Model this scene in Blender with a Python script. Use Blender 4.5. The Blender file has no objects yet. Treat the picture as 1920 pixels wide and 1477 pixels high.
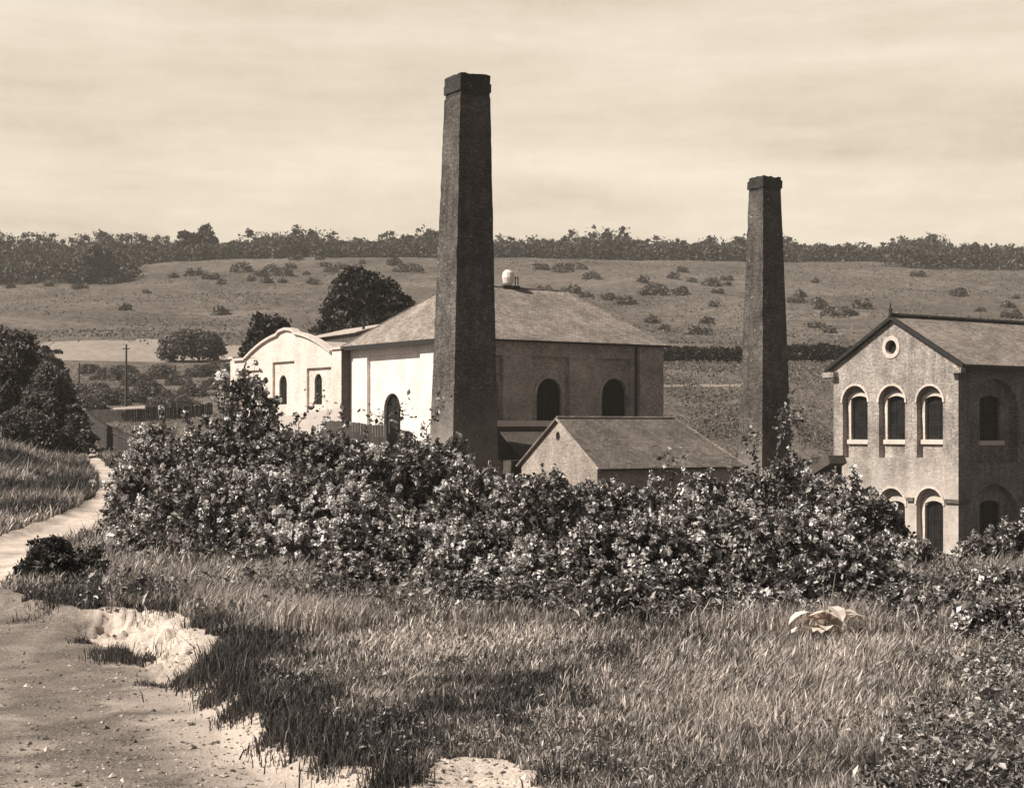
import bpy, math, random
import numpy as np
from mathutils import Vector, Matrix
from mathutils.geometry import tessellate_polygon

SC = bpy.context.scene
COL = SC.collection
F = 2900.0; HOR = 800.0            # focal length and eye level in photo pixels; the eye is the origin
rs = np.random.RandomState

# ------------------------------------------------------------------ materials
def T(v, w=1.0):
    return (min(1, v*(1+.19*w)), v, v*(1-.13*w), 1)

def nodes(name):
    m = bpy.data.materials.new(name); m.use_nodes = True
    nt = m.node_tree; b = nt.nodes['Principled BSDF']
    return m, nt, b

def N(nt, kind, **kw):
    n = nt.nodes.new(kind)
    for k, v in kw.items():
        if k in n.inputs.keys() if hasattr(n.inputs, 'keys') else False: n.inputs[k].default_value = v
        else: setattr(n, k, v)
    return n

def mixrgb(nt, a, b, fac, mode='MIX'):
    n = nt.nodes.new('ShaderNodeMix'); n.data_type = 'RGBA'; n.blend_type = mode
    for sock, val in ((n.inputs[0], fac), (n.inputs[6], a), (n.inputs[7], b)):
        if hasattr(val, 'is_linked'): nt.links.new(val, sock)
        else: sock.default_value = val
    return n.outputs[2]

def ramp(nt, src, stops):
    r = nt.nodes.new('ShaderNodeValToRGB')
    while len(r.color_ramp.elements) > 1: r.color_ramp.elements.remove(r.color_ramp.elements[-1])
    for i, (p, c) in enumerate(stops):
        e = r.color_ramp.elements[0] if i == 0 else r.color_ramp.elements.new(p)
        e.position = p; e.color = c if hasattr(c, '__len__') else (c, c, c, 1)
    nt.links.new(src, r.inputs[0]); return r.outputs[0]

def noise(nt, vec, scale, detail=4, rough=.6, dist=0):
    n = nt.nodes.new('ShaderNodeTexNoise'); n.inputs['Scale'].default_value = scale
    n.inputs['Detail'].default_value = detail; n.inputs['Roughness'].default_value = rough
    n.inputs['Distortion'].default_value = dist
    if vec is not None: nt.links.new(vec, n.inputs['Vector'])
    return n.outputs['Fac']

def coord(nt, which='Object', scale=None):
    c = nt.nodes.new('ShaderNodeTexCoord').outputs[which]
    if scale:
        mp = nt.nodes.new('ShaderNodeMapping'); mp.inputs['Scale'].default_value = scale
        nt.links.new(c, mp.inputs['Vector']); c = mp.outputs[0]
    return c

def bump(nt, b, h, strength, dist=.05):
    n = nt.nodes.new('ShaderNodeBump'); n.inputs['Strength'].default_value = strength
    n.inputs['Distance'].default_value = dist
    nt.links.new(h, n.inputs['Height']); nt.links.new(n.outputs[0], b.inputs['Normal'])

def mat_plain(name, lo, hi, scale=3, fine=40, rough=.9, w=.8, bmp=.3, stretch=None, spec=.3):
    m, nt, b = nodes(name); c = coord(nt, 'Object', stretch)
    n1 = noise(nt, c, scale, 5, .65); n2 = noise(nt, c, fine, 3, .7)
    s = mixrgb(nt, n1, n2, .45)
    col = ramp(nt, s, [(.36, T(lo, w)), (.64, T(hi, w))])
    nt.links.new(col, b.inputs['Base Color']); b.inputs['Roughness'].default_value = rough
    b.inputs['Specular IOR Level'].default_value = spec
    if bmp: bump(nt, b, n2, bmp)
    return m

def mat_brick(name, c1, c2, mortar, stain=.5, bw=.225, rh=.075, ms=.012, w=1, spots=0, pale_base=None, streak=False):
    m, nt, b = nodes(name); uv = coord(nt, 'UV')
    br = nt.nodes.new('ShaderNodeTexBrick')
    nt.links.new(uv, br.inputs['Vector'])
    for k, v in (('Color1', T(c1, w)), ('Color2', T(c2, w)), ('Mortar', T(mortar, w)), ('Scale', 1.0), ('Mortar Size', ms),
                 ('Mortar Smooth', .3), ('Bias', 0.0), ('Brick Width', bw), ('Row Height', rh)):
        br.inputs[k].default_value = v
    oc = coord(nt, 'Object'); 
    st = noise(nt, oc, .55, 6, .65); f = noise(nt, oc, 7.0, 4, .8)
    s1 = ramp(nt, st, [(.3, 1-stain), (.7, 1+stain*.35)])
    s2 = ramp(nt, f, [(.3, 1-stain*1.0), (.72, 1.4)])
    f2 = noise(nt, oc, 22.0, 2, .8); s3 = ramp(nt, f2, [(.3, 1-stain*.9), (.7, 1+stain*.8)])
    col = mixrgb(nt, br.outputs['Color'], s1, 1.0, 'MULTIPLY'); col = mixrgb(nt, col, s2, 1.0, 'MULTIPLY'); col = mixrgb(nt, col, s3, 1.0, 'MULTIPLY')
    if streak:
        sc = coord(nt, 'Object', (1.6, 1.6, .22)); k = noise(nt, sc, 1.4, 5, .7)
        col = mixrgb(nt, col, ramp(nt, k, [(.33, .62), (.55, 1.0)]), 1.0, 'MULTIPLY')
    if pale_base:
        z0, z1, v = pale_base
        sp = nt.nodes.new('ShaderNodeSeparateXYZ'); nt.links.new(oc, sp.inputs[0])
        mr = nt.nodes.new('ShaderNodeMapRange'); nt.links.new(sp.outputs[2], mr.inputs[0])
        mr.inputs[1].default_value = z0; mr.inputs[2].default_value = z1; mr.inputs[3].default_value = 1; mr.inputs[4].default_value = 0
        a = nt.nodes.new('ShaderNodeMath'); a.operation = 'MULTIPLY'; nt.links.new(mr.outputs[0], a.inputs[0])
        nt.links.new(ramp(nt, st, [(.25, .25), (.6, 1.0)]), a.inputs[1])
        col = mixrgb(nt, col, T(v, w), a.outputs[0])
    if spots:
        sv = noise(nt, oc, 3.2, 2, .5)
        col = mixrgb(nt, col, T(.5, w), ramp(nt, sv, [(.70, 0.0), (.735, spots)]))
    nt.links.new(col, b.inputs['Base Color']); b.inputs['Roughness'].default_value = .95
    b.inputs['Specular IOR Level'].default_value = .15
    bump(nt, b, f, .4, .03)
    return m

def mat_leaf(name, lo, hi, glint=.4, w=.7, rough=.5, transl=.25, attr=None, power=(0.0, .55, .9)):
    m, nt, b = nodes(name)
    g = nt.nodes.new('ShaderNodeNewGeometry')
    r = g.outputs['Random Per Island']
    col = ramp(nt, r, [(power[0], T(lo, w)), (power[1], T((lo*.7+hi*.3), w)), (power[2], T(hi, w))])
    if attr:
        a = nt.nodes.new('ShaderNodeAttribute'); a.attribute_name = 'tone'
        col = mixrgb(nt, col, attr, a.outputs['Fac'])
        r2 = ramp(nt, r, [(0, .55), (1, 1.25)])
        col = mixrgb(nt, col, r2, 1.0, 'MULTIPLY')
    nt.links.new(col, b.inputs['Base Color']); b.inputs['Roughness'].default_value = rough
    b.inputs['Specular IOR Level'].default_value = glint
    if transl:
        tr = nt.nodes.new('ShaderNodeBsdfTranslucent'); nt.links.new(col, tr.inputs[0])
        mx = nt.nodes.new('ShaderNodeMixShader'); mx.inputs[0].default_value = transl
        nt.links.new(b.outputs[0], mx.inputs[1]); nt.links.new(tr.outputs[0], mx.inputs[2])
        nt.links.new(mx.outputs[0], nt.nodes['Material Output'].inputs[0])
    return m

M = {}
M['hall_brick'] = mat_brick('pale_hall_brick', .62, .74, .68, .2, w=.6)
M['hall_side'] = mat_brick('darker_hall_brick', .26, .48, .5, .45, w=.8)  # right face of the hall, darker than its left face brick
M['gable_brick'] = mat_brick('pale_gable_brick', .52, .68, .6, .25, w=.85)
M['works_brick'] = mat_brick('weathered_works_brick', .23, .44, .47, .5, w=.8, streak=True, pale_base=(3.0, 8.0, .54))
M['works_side'] = mat_brick('shaded_side_brick', .17, .32, .26, .5, w=.7, streak=True)  # darker copy of the works brick; the side's shade is in its colour
M['works_trim'] = mat_brick('pale_trim_brick', .46, .58, .5, .2, w=.9)
M['band'] = mat_brick('dark_band_brick', .10, .16, .12, .4, w=.8)
M['stack_brick'] = mat_brick('sooty_stack_brick', .05, .17, .17, .62, w=.75, spots=.5, pale_base=(1.5, 6.0, .26), streak=True)
M['stack_brick_b'] = mat_brick('sooty_stack_brick_worn', .045, .17, .16, .66, w=.75, spots=.4, pale_base=(1.0, 6.0, .2), streak=True)
M['soot'] = mat_brick('sooty_cap_brick', .032, .085, .06, .55, w=.5, spots=.3)
M['plinth'] = mat_brick('plinth_brick', .12, .2, .3, .4)
M['shed_brick'] = mat_brick('rough_shed_brick', .24, .38, .42, .45, spots=.3)
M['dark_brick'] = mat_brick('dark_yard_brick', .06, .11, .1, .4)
M['slate'] = mat_brick('grey_slate_roof', .19, .33, .12, .4, bw=.3, rh=.22, ms=.012)
M['slate_b'] = mat_brick('worn_slate_roof', .13, .22, .09, .45, bw=.28, rh=.2, ms=.012)
M['corr'] = mat_brick('corrugated_sheet', .38, .52, .16, .3, bw=.5, rh=9, ms=.05)
M['coping'] = mat_plain('stone_coping', .42, .62, 2, 20)
M['chalk_paint'] = mat_plain('whitewash', .55, .72, 2, 16)
M['dark_paint'] = mat_plain('dark_paint', .012, .028, 3, 30, .6, w=.3)
M['wood'] = mat_plain('weathered_wood', .025, .09, 2, 30, stretch=(1, 1, .15))
M['pole'] = mat_plain('creosoted_pole', .05, .09, 2, 30)
M['iron'] = mat_plain('iron', .015, .035, 5, 40, .6, w=.4)
M['metal'] = mat_plain('pale_metal', .55, .7, 2, 20, .5)
M['leafdark'] = mat_leaf('dark_tree_leaves', .014, .075, .25)
M['leafmid'] = mat_leaf('mid_tree_leaves', .035, .22, .3)
M['leafhaze'] = mat_leaf('hill_wood_leaves', .04, .13, .2, transl=.15, w=.8)
M['leafhedge'] = mat_leaf('hedge_leaves', .02, .05, .2)
M['scrub'] = mat_leaf('scrub_leaves', .05, .20, .3)
M['bushleaf'] = mat_leaf('rose_bush_leaves', .022, .62, .5, rough=.4, power=(.0, .76, 1.0), transl=.22, w=.6)  # palest leaf tones stand in for sun glints
M['bushleaf_b'] = mat_leaf('bramble_leaves', .018, .56, .5, rough=.4, power=(.0, .77, 1.0), transl=.22, w=.6)  # glints painted the same way, as a few very pale leaves
M['petal'] = mat_leaf('cream_blossom', .62, .85, .1, w=.25, rough=.8, transl=.2)
M['biggleaf'] = mat_leaf('pale_broad_leaves', .5, .8, .3, w=.9, rough=.7)
M['grass'] = mat_leaf('meadow_grass', .022, .11, .3, w=.6, rough=.6, transl=.3, attr=T(.75, .8), power=(.0, .5, 1.0))
M['bark'] = mat_plain('bark', .04, .09, 3, 20)
M['twig'] = mat_plain('dry_twig', .12, .26, 3, 20)

M['stones'] = mat_leaf('flint_and_chalk', .06, .55, .1, w=.8, rough=.9, transl=0, power=(.0, .6, 1.0))
def mat_glass():
    m, nt, b = nodes('dark_glass')
    n = noise(nt, coord(nt, 'Object'), 1.6, 3)
    nt.links.new(ramp(nt, n, [(.3, T(.008, .2)), (.7, T(.028, .3))]), b.inputs['Base Color'])
    b.inputs['Roughness'].default_value = .35; b.inputs['Specular IOR Level'].default_value = .04
    return m
M['glass'] = mat_glass()

def mat_ground(name, stops, scale, fine, bmp=.5, dist=.05, stretch=None, mixfine=.5, extra=None, spots=None):
    m, nt, b = nodes(name); c = coord(nt, 'Object', stretch)
    n1 = noise(nt, c, scale, 6, .6, .4); n2 = noise(nt, c, fine, 5, .8)
    col = ramp(nt, mixrgb(nt, n1, n2, mixfine), stops)
    if extra:
        a = nt.nodes.new('ShaderNodeAttribute'); a.attribute_name = 'chalk'
        k = nt.nodes.new('ShaderNodeMath'); k.operation = 'MULTIPLY_ADD'; nt.links.new(n1, k.inputs[0]); k.inputs[1].default_value = 1.1
        ad = nt.nodes.new('ShaderNodeMath'); ad.operation = 'ADD'; nt.links.new(a.outputs['Fac'], ad.inputs[0]); ad.inputs[1].default_value = -.55
        nt.links.new(ad.outputs[0], k.inputs[2])
        f = ramp(nt, k.outputs[0], [(.30, 0.0), (1.0, 1.0)])
        cc = ramp(nt, n2, [(.3, T(extra*.6)), (.65, T(extra))])
        col = mixrgb(nt, col, cc, f)
    if spots:
        sv = noise(nt, c, spots[0], 2, .5)
        col = mixrgb(nt, col, T(spots[2]), ramp(nt, sv, [(spots[1], 0.0), (spots[1]+.05, .8)]))
    nt.links.new(col, b.inputs['Base Color']); b.inputs['Roughness'].default_value = 1
    b.inputs['Specular IOR Level'].default_value = .05
    bump(nt, b, n2, bmp, dist)
    return m
M['soil'] = mat_ground('dark_turf', [(.35, T(.035)), (.65, T(.09))], 1.2, 14)
M['road'] = mat_ground('gravel_road', [(.38, T(.06)), (.5, T(.19)), (.60, T(.40))], 1.3, 40, .8, .03, mixfine=.72, extra=.64)
M['path'] = mat_ground('chalk_path', [(.35, T(.18)), (.48, T(.42)), (.6, T(.60))], .9, 9, .5, .04)
M['chalk'] = mat_ground('chalk_scarp', [(.34, T(.20)), (.43, T(.52)), (.6, T(.74))], 2.6, 16, .8, .08, mixfine=.6)
M['hill'] = mat_ground('downland_turf', [(.38, T(.060)), (.5, T(.115)), (.62, T(.20))], .03, .42, .9, 1.0, mixfine=.6)
M['field'] = mat_ground('pale_field', [(.38, T(.16)), (.62, T(.32))], .03, .8, .3)
M['meadow'] = mat_ground('mid_meadow', [(.38, T(.06)), (.5, T(.14)), (.61, T(.27))], .12, 1.5, 1.0, .5, mixfine=.65)
M['track'] = mat_ground('pale_track', [(.3, T(.15)), (.6, T(.28))], .3, 3)

# ------------------------------------------------------------------ object helpers
def tag(o, label=None, cat=None, group=None, kind=None):
    if label: o['label'] = label
    if cat: o['category'] = cat
    if group: o['group'] = group
    if kind: o['kind'] = kind
    return o

def empty(name, loc, label=None, cat=None, group=None, rz=0):
    o = bpy.data.objects.new(name, None); COL.objects.link(o); o.location = loc; o.rotation_euler = (0, 0, rz)
    o.empty_display_size = .5
    return tag(o, label, cat, group)

def mesh_np(name, V, faces_idx, totals, mat, parent=None, smooth=False, tone=None, attr='tone'):
    """V (n,3); faces_idx flat loop vertex indices; totals per-face loop counts."""
    me = bpy.data.meshes.new(name)
    V = np.ascontiguousarray(V, dtype=np.float32)
    me.vertices.add(len(V)); me.vertices.foreach_set('co', V.ravel())
    me.loops.add(len(faces_idx)); me.loops.foreach_set('vertex_index', np.asarray(faces_idx, dtype=np.int32))
    me.polygons.add(len(totals))
    st = np.concatenate([[0], np.cumsum(totals)[:-1]]).astype(np.int32)
    me.polygons.foreach_set('loop_start', st)
    me.update(calc_edges=True)
    if tone is not None:
        a = me.attributes.new(attr, 'FLOAT', 'POINT'); a.data.foreach_set('value', np.asarray(tone, dtype=np.float32))
    me.materials.append(mat)
    me.polygons.foreach_set('use_smooth', np.full(len(totals), smooth))
    o = bpy.data.objects.new(name, me); COL.objects.link(o)
    if parent is not None: o.parent = parent
    return o

class MB:
    def __init__(s): s.v = []; s.f = []; s.uv = []
    def poly(s, pts, uvs=None):
        i = len(s.v); pts = [Vector(p) for p in pts]; s.v += pts; s.f.append(tuple(range(i, i+len(pts))))
        if uvs is None:
            n = (pts[1]-pts[0]).cross(pts[2]-pts[0])
            if n.length < 1e-9 and len(pts) > 3: n = (pts[2]-pts[0]).cross(pts[3]-pts[0])
            n = n.normalized() if n.length > 1e-12 else Vector((0, 0, 1))
            if abs(n.z) > .97: e, g = Vector((1, 0, 0)), Vector((0, 1, 0))
            else:
                e = Vector((-n.y, n.x, 0)).normalized(); g = n.cross(e)
                if g.z < 0: g = -g
            uvs = [(p.dot(e), p.dot(g)) for p in pts]
        s.uv.append(uvs)
    def box(s, a, b):
        x0, y0, z0 = a; x1, y1, z1 = b
        if x0 > x1: x0, x1 = x1, x0
        if y0 > y1: y0, y1 = y1, y0
        if z0 > z1: z0, z1 = z1, z0
        p = [(x0,y0,z0),(x1,y0,z0),(x1,y1,z0),(x0,y1,z0),(x0,y0,z1),(x1,y0,z1),(x1,y1,z1),(x0,y1,z1)]
        for q in ((0,1,5,4),(1,2,6,5),(2,3,7,6),(3,0,4,7),(4,5,6,7),(3,2,1,0)): s.poly([p[i] for i in q])
    def prism(s, ring0, ring1, cap=True):
        n = len(ring0)
        for i in range(n): s.poly([ring0[i], ring0[(i+1)%n], ring1[(i+1)%n], ring1[i]])
        if cap: s.poly(list(ring1)); s.poly(list(ring0)[::-1])
    def tube(s, pts, rads, n=7):
        pts = [Vector(p) for p in pts]; rings = []
        for i, p in enumerate(pts):
            d = (pts[min(i+1, len(pts)-1)] - pts[max(i-1, 0)]).normalized()
            u = d.cross(Vector((.13, .2, 1)) if abs(d.z) < .9 else Vector((1, .1, 0))).normalized(); w = d.cross(u)
            rings.append([p + (u*math.cos(2*math.pi*k/n) + w*math.sin(2*math.pi*k/n))*rads[i] for k in range(n)])
        for a, b in zip(rings, rings[1:]):
            for k in range(n): s.poly([a[k], a[(k+1)%n], b[(k+1)%n], b[k]])
        s.poly(rings[0][::-1]); s.poly(rings[-1])
    def slab(s, pts, t):
        """polygon thickened downwards along its normal"""
        pts = [Vector(p) for p in pts]; n = (pts[1]-pts[0]).cross(pts[2]-pts[1]).normalized()
        if n.z < 0: n = -n
        low = [p - n*t for p in pts]; s.poly(pts); s.poly(low[::-1])
        for i in range(len(pts)): s.poly([pts[i], pts[(i+1)%len(pts)], low[(i+1)%len(pts)], low[i]])
    def build(s, name, mat, parent=None, off=(0,0,0)):
        me = bpy.data.meshes.new(name); off = Vector(off)
        me.from_pydata([tuple(v-off) for v in s.v], [], s.f)
        uvl = me.uv_layers.new(name='UVMap'); k = 0
        flat = [c for f in s.uv for q in f for c in q]
        uvl.data.foreach_set('uv', flat)
        me.materials.append(mat)
        o = bpy.data.objects.new(name, me); COL.objects.link(o)
        if parent is not None: o.parent = parent
        return o

def copy_tree(o, parent=None):
    c = o.copy(); COL.objects.link(c); c.parent = parent
    for ch in o.children: copy_tree(ch, c)
    return c

# ------------------------------------------------------------------ terrain
DL = [0, 11, 16, 24, 34, 45, 60, 80, 100, 130, 160, 200, 260, 330, 420, 520, 600, 900]
PX = [-600, 0, 300, 600, 960, 1400, 1920, 2600]
TB = {
 0:[-1.9]*8, 11:[-2.57]*8, 16:[-2.76]*8, 24:[-2.82,-2.82,-2.84,-2.87,-2.9,-2.9,-2.9,-2.9],
 34:[-2.8,-2.8,-2.85,-2.95,-3.0,-3.0,-3.0,-3.0],
 45:[-2.6,-2.6,-2.65,-2.9,-3.3,-3.8,-4.2,-4.6],
 60:[-2.2,-2.25,-2.3,-2.7,-4.0,-5.5,-7,-8],
 80:[-1.8,-1.95,-2.0,-1.8,-4.0,-6,-8.2,-9],
 100:[-1.2,-1.45,-1.5,-.8,-2.0,-5,-8.2,-9],
 130:[0,-.4,0,.8,0,-1,-3,-4],
 160:[2,1.4,1.4,3,5,6.3,6.3,6],
 200:[7,6.4,6.4,7,8,8.3,8.3,8],
 260:[14,13.6,14,14,14,13,13,13],
 330:[23,23,23,23,22.5,22.0,22.0,22],
 420:[38,37,38.5,39.5,39.5,39,38,37.5],
 520:[54,53.5,57.5,60.5,60,59,56.5,55],
 600:[58,57.5,61,64,63,62,59.5,58], 900:[64]*8}
_ld = np.log(np.linspace(0, 1, 2)+1)
ND, NP_ = 500, 220
_dg = np.geomspace(8, 908, ND) - 8; _pg = np.linspace(-600, 2600, NP_)
_tab = np.array([TB[d] for d in DL], float)
_t1 = np.array([np.interp(_pg, PX, r) for r in _tab])
_t2 = np.array([np.interp(_dg, DL, _t1[:, j]) for j in range(NP_)]).T
def _blur(a, k, ax):
    pad = [(0,0),(0,0)]; pad[ax] = (k, k); b = np.pad(a, pad, 'edge'); c = np.cumsum(b, ax)
    c = np.concatenate([np.zeros_like(np.take(c, [0], ax)), c], ax); n = a.shape[ax]
    hi = np.take(c, np.arange(2*k+1, 2*k+1+n), ax); lo = np.take(c, np.arange(n), ax)
    return (hi-lo)/(2*k+1)
for _ in range(2): _t2 = _blur(_blur(_t2, 9, 0), 8, 1)

def vnoise(x, y, seed=0):
    x = np.asarray(x, float); y = np.asarray(y, float)
    xi = np.floor(x).astype(np.int64); yi = np.floor(y).astype(np.int64); fx = x-xi; fy = y-yi
    fx = fx*fx*(3-2*fx); fy = fy*fy*(3-2*fy)
    def h(a, b):
        n = (a*374761393 + b*668265263 + seed*982451653) & 0x7fffffff
        n = ((n ^ (n >> 13)) * 1274126177) & 0x7fffffff
        return ((n ^ (n >> 16)) & 0xffff)/65535.0
    return (h(xi,yi)*(1-fx)+h(xi+1,yi)*fx)*(1-fy) + (h(xi,yi+1)*(1-fx)+h(xi+1,yi+1)*fx)*fy
def fbm(x, y, s, seed=0, o=4):
    r = 0; a = .5; t = 0
    for i in range(o): r = r + a*vnoise(x*s, y*s, seed+i*7); t += a; a *= .5; s *= 2.03
    return r/t

def sstep(a, b, x):
    t = np.clip((x-a)/(b-a), 0, 1); return t*t*(3-2*t)

def base_z(X, Y):
    X = np.asarray(X, float); Y = np.asarray(Y, float)
    yc = np.maximum(Y, 9.0); px = np.clip(960 + F*X/yc, -600, 2600); yy = np.clip(Y, 0, 899)
    fi = np.interp(yy, _dg, np.arange(ND)); fj = (px+600)/3200*(NP_-1)
    i = np.clip(fi.astype(int), 0, ND-2); j = np.clip(fj.astype(int), 0, NP_-2); a = fi-i; b = fj-j
    z = (_t2[i,j]*(1-a)+_t2[i+1,j]*a)*(1-b) + (_t2[i,j+1]*(1-a)+_t2[i+1,j+1]*a)*b
    # grassy bank left of the path
    z = z + 1.2*np.exp(-((px-0)/95.)**2)*np.exp(-((Y-68)/12.)**2)
    z = z + (fbm(X, Y, .03, 5)-.5)*np.clip((Y-120)/150, 0, 1)*3.0 + (fbm(X, Y, .35, 9)-.5)*.18*np.clip((Y-3)/10, 0, 1)
    return z

def G(px, row):
    """ground point seen at a photo pixel (first terrain hit)"""
    d = np.geomspace(7, 850, 4000); X = (px-960)/F*d; Z = -(row-HOR)/F*d
    g = base_z(X, d) > Z; k = int(np.argmax(g)) if g.any() else len(d)-1
    return float(X[k]), float(d[k])

def gpoly(pts): return np.array([G(*p) for p in pts])
def inside(P, X, Y):
    r = np.zeros(np.shape(X), bool); n = len(P); j = n-1
    for i in range(n):
        xi, yi = P[i]; xj, yj = P[j]
        c = ((yi > Y) != (yj > Y)) & (X < (xj-xi)*(Y-yi)/(yj-yi+1e-12)+xi); r ^= c; j = i
    return r
def pdist(P, X, Y, closed=True):
    best = np.full(np.shape(X), 1e9); n = len(P)
    for i in range(n if closed else n-1):
        a = P[i]; b = P[(i+1)%n]; ab = b-a; L = max(ab.dot(ab), 1e-9)
        t = np.clip(((X-a[0])*ab[0]+(Y-a[1])*ab[1])/L, 0, 1)
        best = np.minimum(best, np.hypot(X-a[0]-t*ab[0], Y-a[1]-t*ab[1]))
    return best

ROAD = gpoly([(-500,1098),(0,1100),(60,1120),(150,1142),(250,1142),(330,1148),(372,1200),(420,1262),(470,1310),(530,1385),(610,1420),(700,1445),(800,1480)])
ROAD = np.vstack([ROAD, [[-.4, 7.5], [-.5, 3], [-.6,-30], [-30,-30], [-30, 20]]])
PATH = gpoly([(-400,1050),(0,1003),(95,970),(172,934),(186,915),(180,895),(162,868),(152,846),(172,846),(200,872),(240,905),(240,945),(215,985),(130,1015),(55,1035),(45,1085),(0,1096),(-400,1102)])
SCAR = gpoly([(190,1152),(220,1140),(330,1144),(380,1187),(430,1250),(412,1262),(360,1240),(305,1200),(240,1172),(195,1164)])
PATCH = gpoly([(765,1462),(800,1435),(870,1418),(950,1424),(1000,1448),(1020,1476)]); PATCH = np.vstack([PATCH, [[PATCH[-1][0], 9.0],[PATCH[0][0]-.1, 9.0]]])

def height(X, Y):
    z = base_z(X, Y)
    near = (np.asarray(Y) < 60) & (np.asarray(Y) > -40)
    if not np.any(near): return z
    Xn = np.asarray(X)[near]; Yn = np.asarray(Y)[near]
    wob = (fbm(Xn, Yn, 1.4, 21)-.5)
    ins = inside(ROAD, Xn, Yn); d = pdist(ROAD, Xn, Yn); sd = np.where(ins, -d, d) + wob*.5
    insP = inside(PATH, Xn, Yn); dP = pdist(PATH, Xn, Yn); sp = np.where(insP, -dP, dP)
    add = .20*(sstep(-.45, .05, sd)-1) + np.where(Yn > 22, .12*(sstep(-.5, .05, sp)-1), 0)
    dS = pdist(SCAR, Xn, Yn); iS = inside(SCAR, Xn, Yn); up = sstep(.7, 0, np.where(iS, 0, dS))
    rill = .7*(fbm(Xn*2.2, Yn, 1.5, 44)-.5) + .45*(np.abs(fbm(Xn*1.6, Yn, 4.0, 46, 5)-.5)*2-.2)
    add = add*(1-up) + up*.36*(sstep(-.8, .02, sd + rill*.8)-1)
    dC = pdist(PATCH, Xn, Yn); add = add - .10*sstep(0, .5, np.where(inside(PATCH, Xn, Yn), dC, 0))*(1+rill)
    zz = z.copy() if hasattr(z, 'copy') else z
    zz[near] = z[near] + add*sstep(60, 40, Yn)
    return zz
def gz(x, y): return float(height(np.array([x]), np.array([y]))[0])

def build_terrain():
    dn = np.concatenate([np.linspace(-30, 7, 14)[:-1], np.geomspace(7, 48, 540), np.geomspace(48, 900, 300)[1:]])
    u = np.concatenate([np.linspace(-1.1, -.42, 40)[:-1], np.linspace(-.42, .42, 640), np.linspace(.42, 1.1, 40)[1:]])
    D, U = np.meshgrid(dn, u, indexing='ij'); X = U*(np.maximum(D, 7)+2.0); Y = D
    Z = height(X.ravel(), Y.ravel()).reshape(X.shape)
    nr, nc = X.shape
    idx = np.arange(nr*nc).reshape(nr, nc)
    quads = np.stack([idx[:-1,:-1], idx[:-1,1:], idx[1:,1:], idx[1:,:-1]], -1).reshape(-1, 4)
    V = np.stack([X.ravel(), Y.ravel(), Z.ravel()], 1)
    cx = V[quads].mean(1); fx, fy = cx[:,0], cx[:,1]; px = 960+F*fx/np.maximum(fy, 1)
    wob = (fbm(fx, fy, 1.6, 33)-.5)*.45
    kind = np.zeros(len(quads), int)                                  # 0 ground
    near = fy < 50
    def sdist(P): 
        r = np.full(len(fx), 9.0); q = near | (fy < 140)
        d = pdist(P, fx[q], fy[q]); r[q] = np.where(inside(P, fx[q], fy[q]), -d, d); return r
    kind[(sdist(ROAD)+wob < 0) & near] = 1
    kind[(sdist(PATH)+wob*.6 < 0) & (fy > 22)] = 2
    sS = sdist(SCAR)
    kind[(sS + wob*1.2 < .12) & (kind != 2) & near] = 3
    kind[(sdist(PATCH) + wob*.8 < 0) & near] = 3
    wl = (fbm(fx, fy, .05, 3)-.5)
    row = HOR - F*cx[:,2]/np.maximum(fy, 1)
    kind[(fy > 95)] = 5                                                # meadow
    kind[(fy > 208+wl*14+np.clip((px-900)/1000,0,1)*0)] = 4            # hill
    kind[(fy > 222+wl*6) & (fy < 256+wl*8) & (px < 700)] = 6           # pale field
    kind[(fy > 152.6+wl*4) & (fy < 154.2+wl*4) & (px > 1180) & (px < 1460)] = 7          # track
    names = [('ground','soil'),('road','road'),('path','path'),('chalk_bank','chalk'),('hillside','hill'),('meadow','meadow'),('field','field'),('track','track')]
    for k, (nm, mk) in enumerate(names):
        q = quads[kind == k]
        if len(q) == 0: continue
        used, inv = np.unique(q, return_inverse=True); v = V[used]
        tone = None
        if k == 1:
            dd = pdist(ROAD[:13], v[:,0], v[:,1], closed=False); tone = np.clip(1.1 - dd/1.6, 0, 1)*(v[:,1] > 9)*sstep(110, 210, 960+F*v[:,0]/np.maximum(v[:,1], 1))
            # wheel worn streaks that run beside the verge
            tone = np.maximum(tone, .45*np.exp(-((dd-2.6-.5*np.sin(v[:,1]*.35))/.35)**2))
        o = mesh_np(nm, v, inv.ravel(), np.full(len(q), 4), M[mk], smooth=True, tone=tone, attr='chalk')
        tag(o, kind='structure')
build_terrain()

# ------------------------------------------------------------------ foliage
def unit(a): return a/np.maximum(np.linalg.norm(a, axis=-1, keepdims=True), 1e-9)
def leaf_mesh(P, size, r, asp=.5, up=.4, out=None):
    """one bent rhombus per point"""
    n = len(P); nrm = unit(r.normal(size=(n,3)) + np.array([0,0,up]) + (0 if out is None else out*.8))
    t = unit(np.cross(nrm, r.normal(size=(n,3)))); b = np.cross(nrm, t)
    s = (size*np.exp(np.clip(r.normal(size=n)*.3, -.7, .5)))[:,None] if np.isscalar(size) else size[:,None]
    fold = nrm*s*.18
    V = np.stack([P-t*s, P+b*s*asp+fold, P+t*s, P-b*s*asp+fold], 1).reshape(-1,3)
    return V, np.arange(4*n), np.full(n, 4)

def cat(parts):
    Vs, Fs, Ts = [], [], []; o = 0
    for V, f, t in parts: Vs.append(V); Fs.append(f+o); Ts.append(t); o += len(V)
    return np.concatenate(Vs), np.concatenate(Fs), np.concatenate(Ts)

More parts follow.
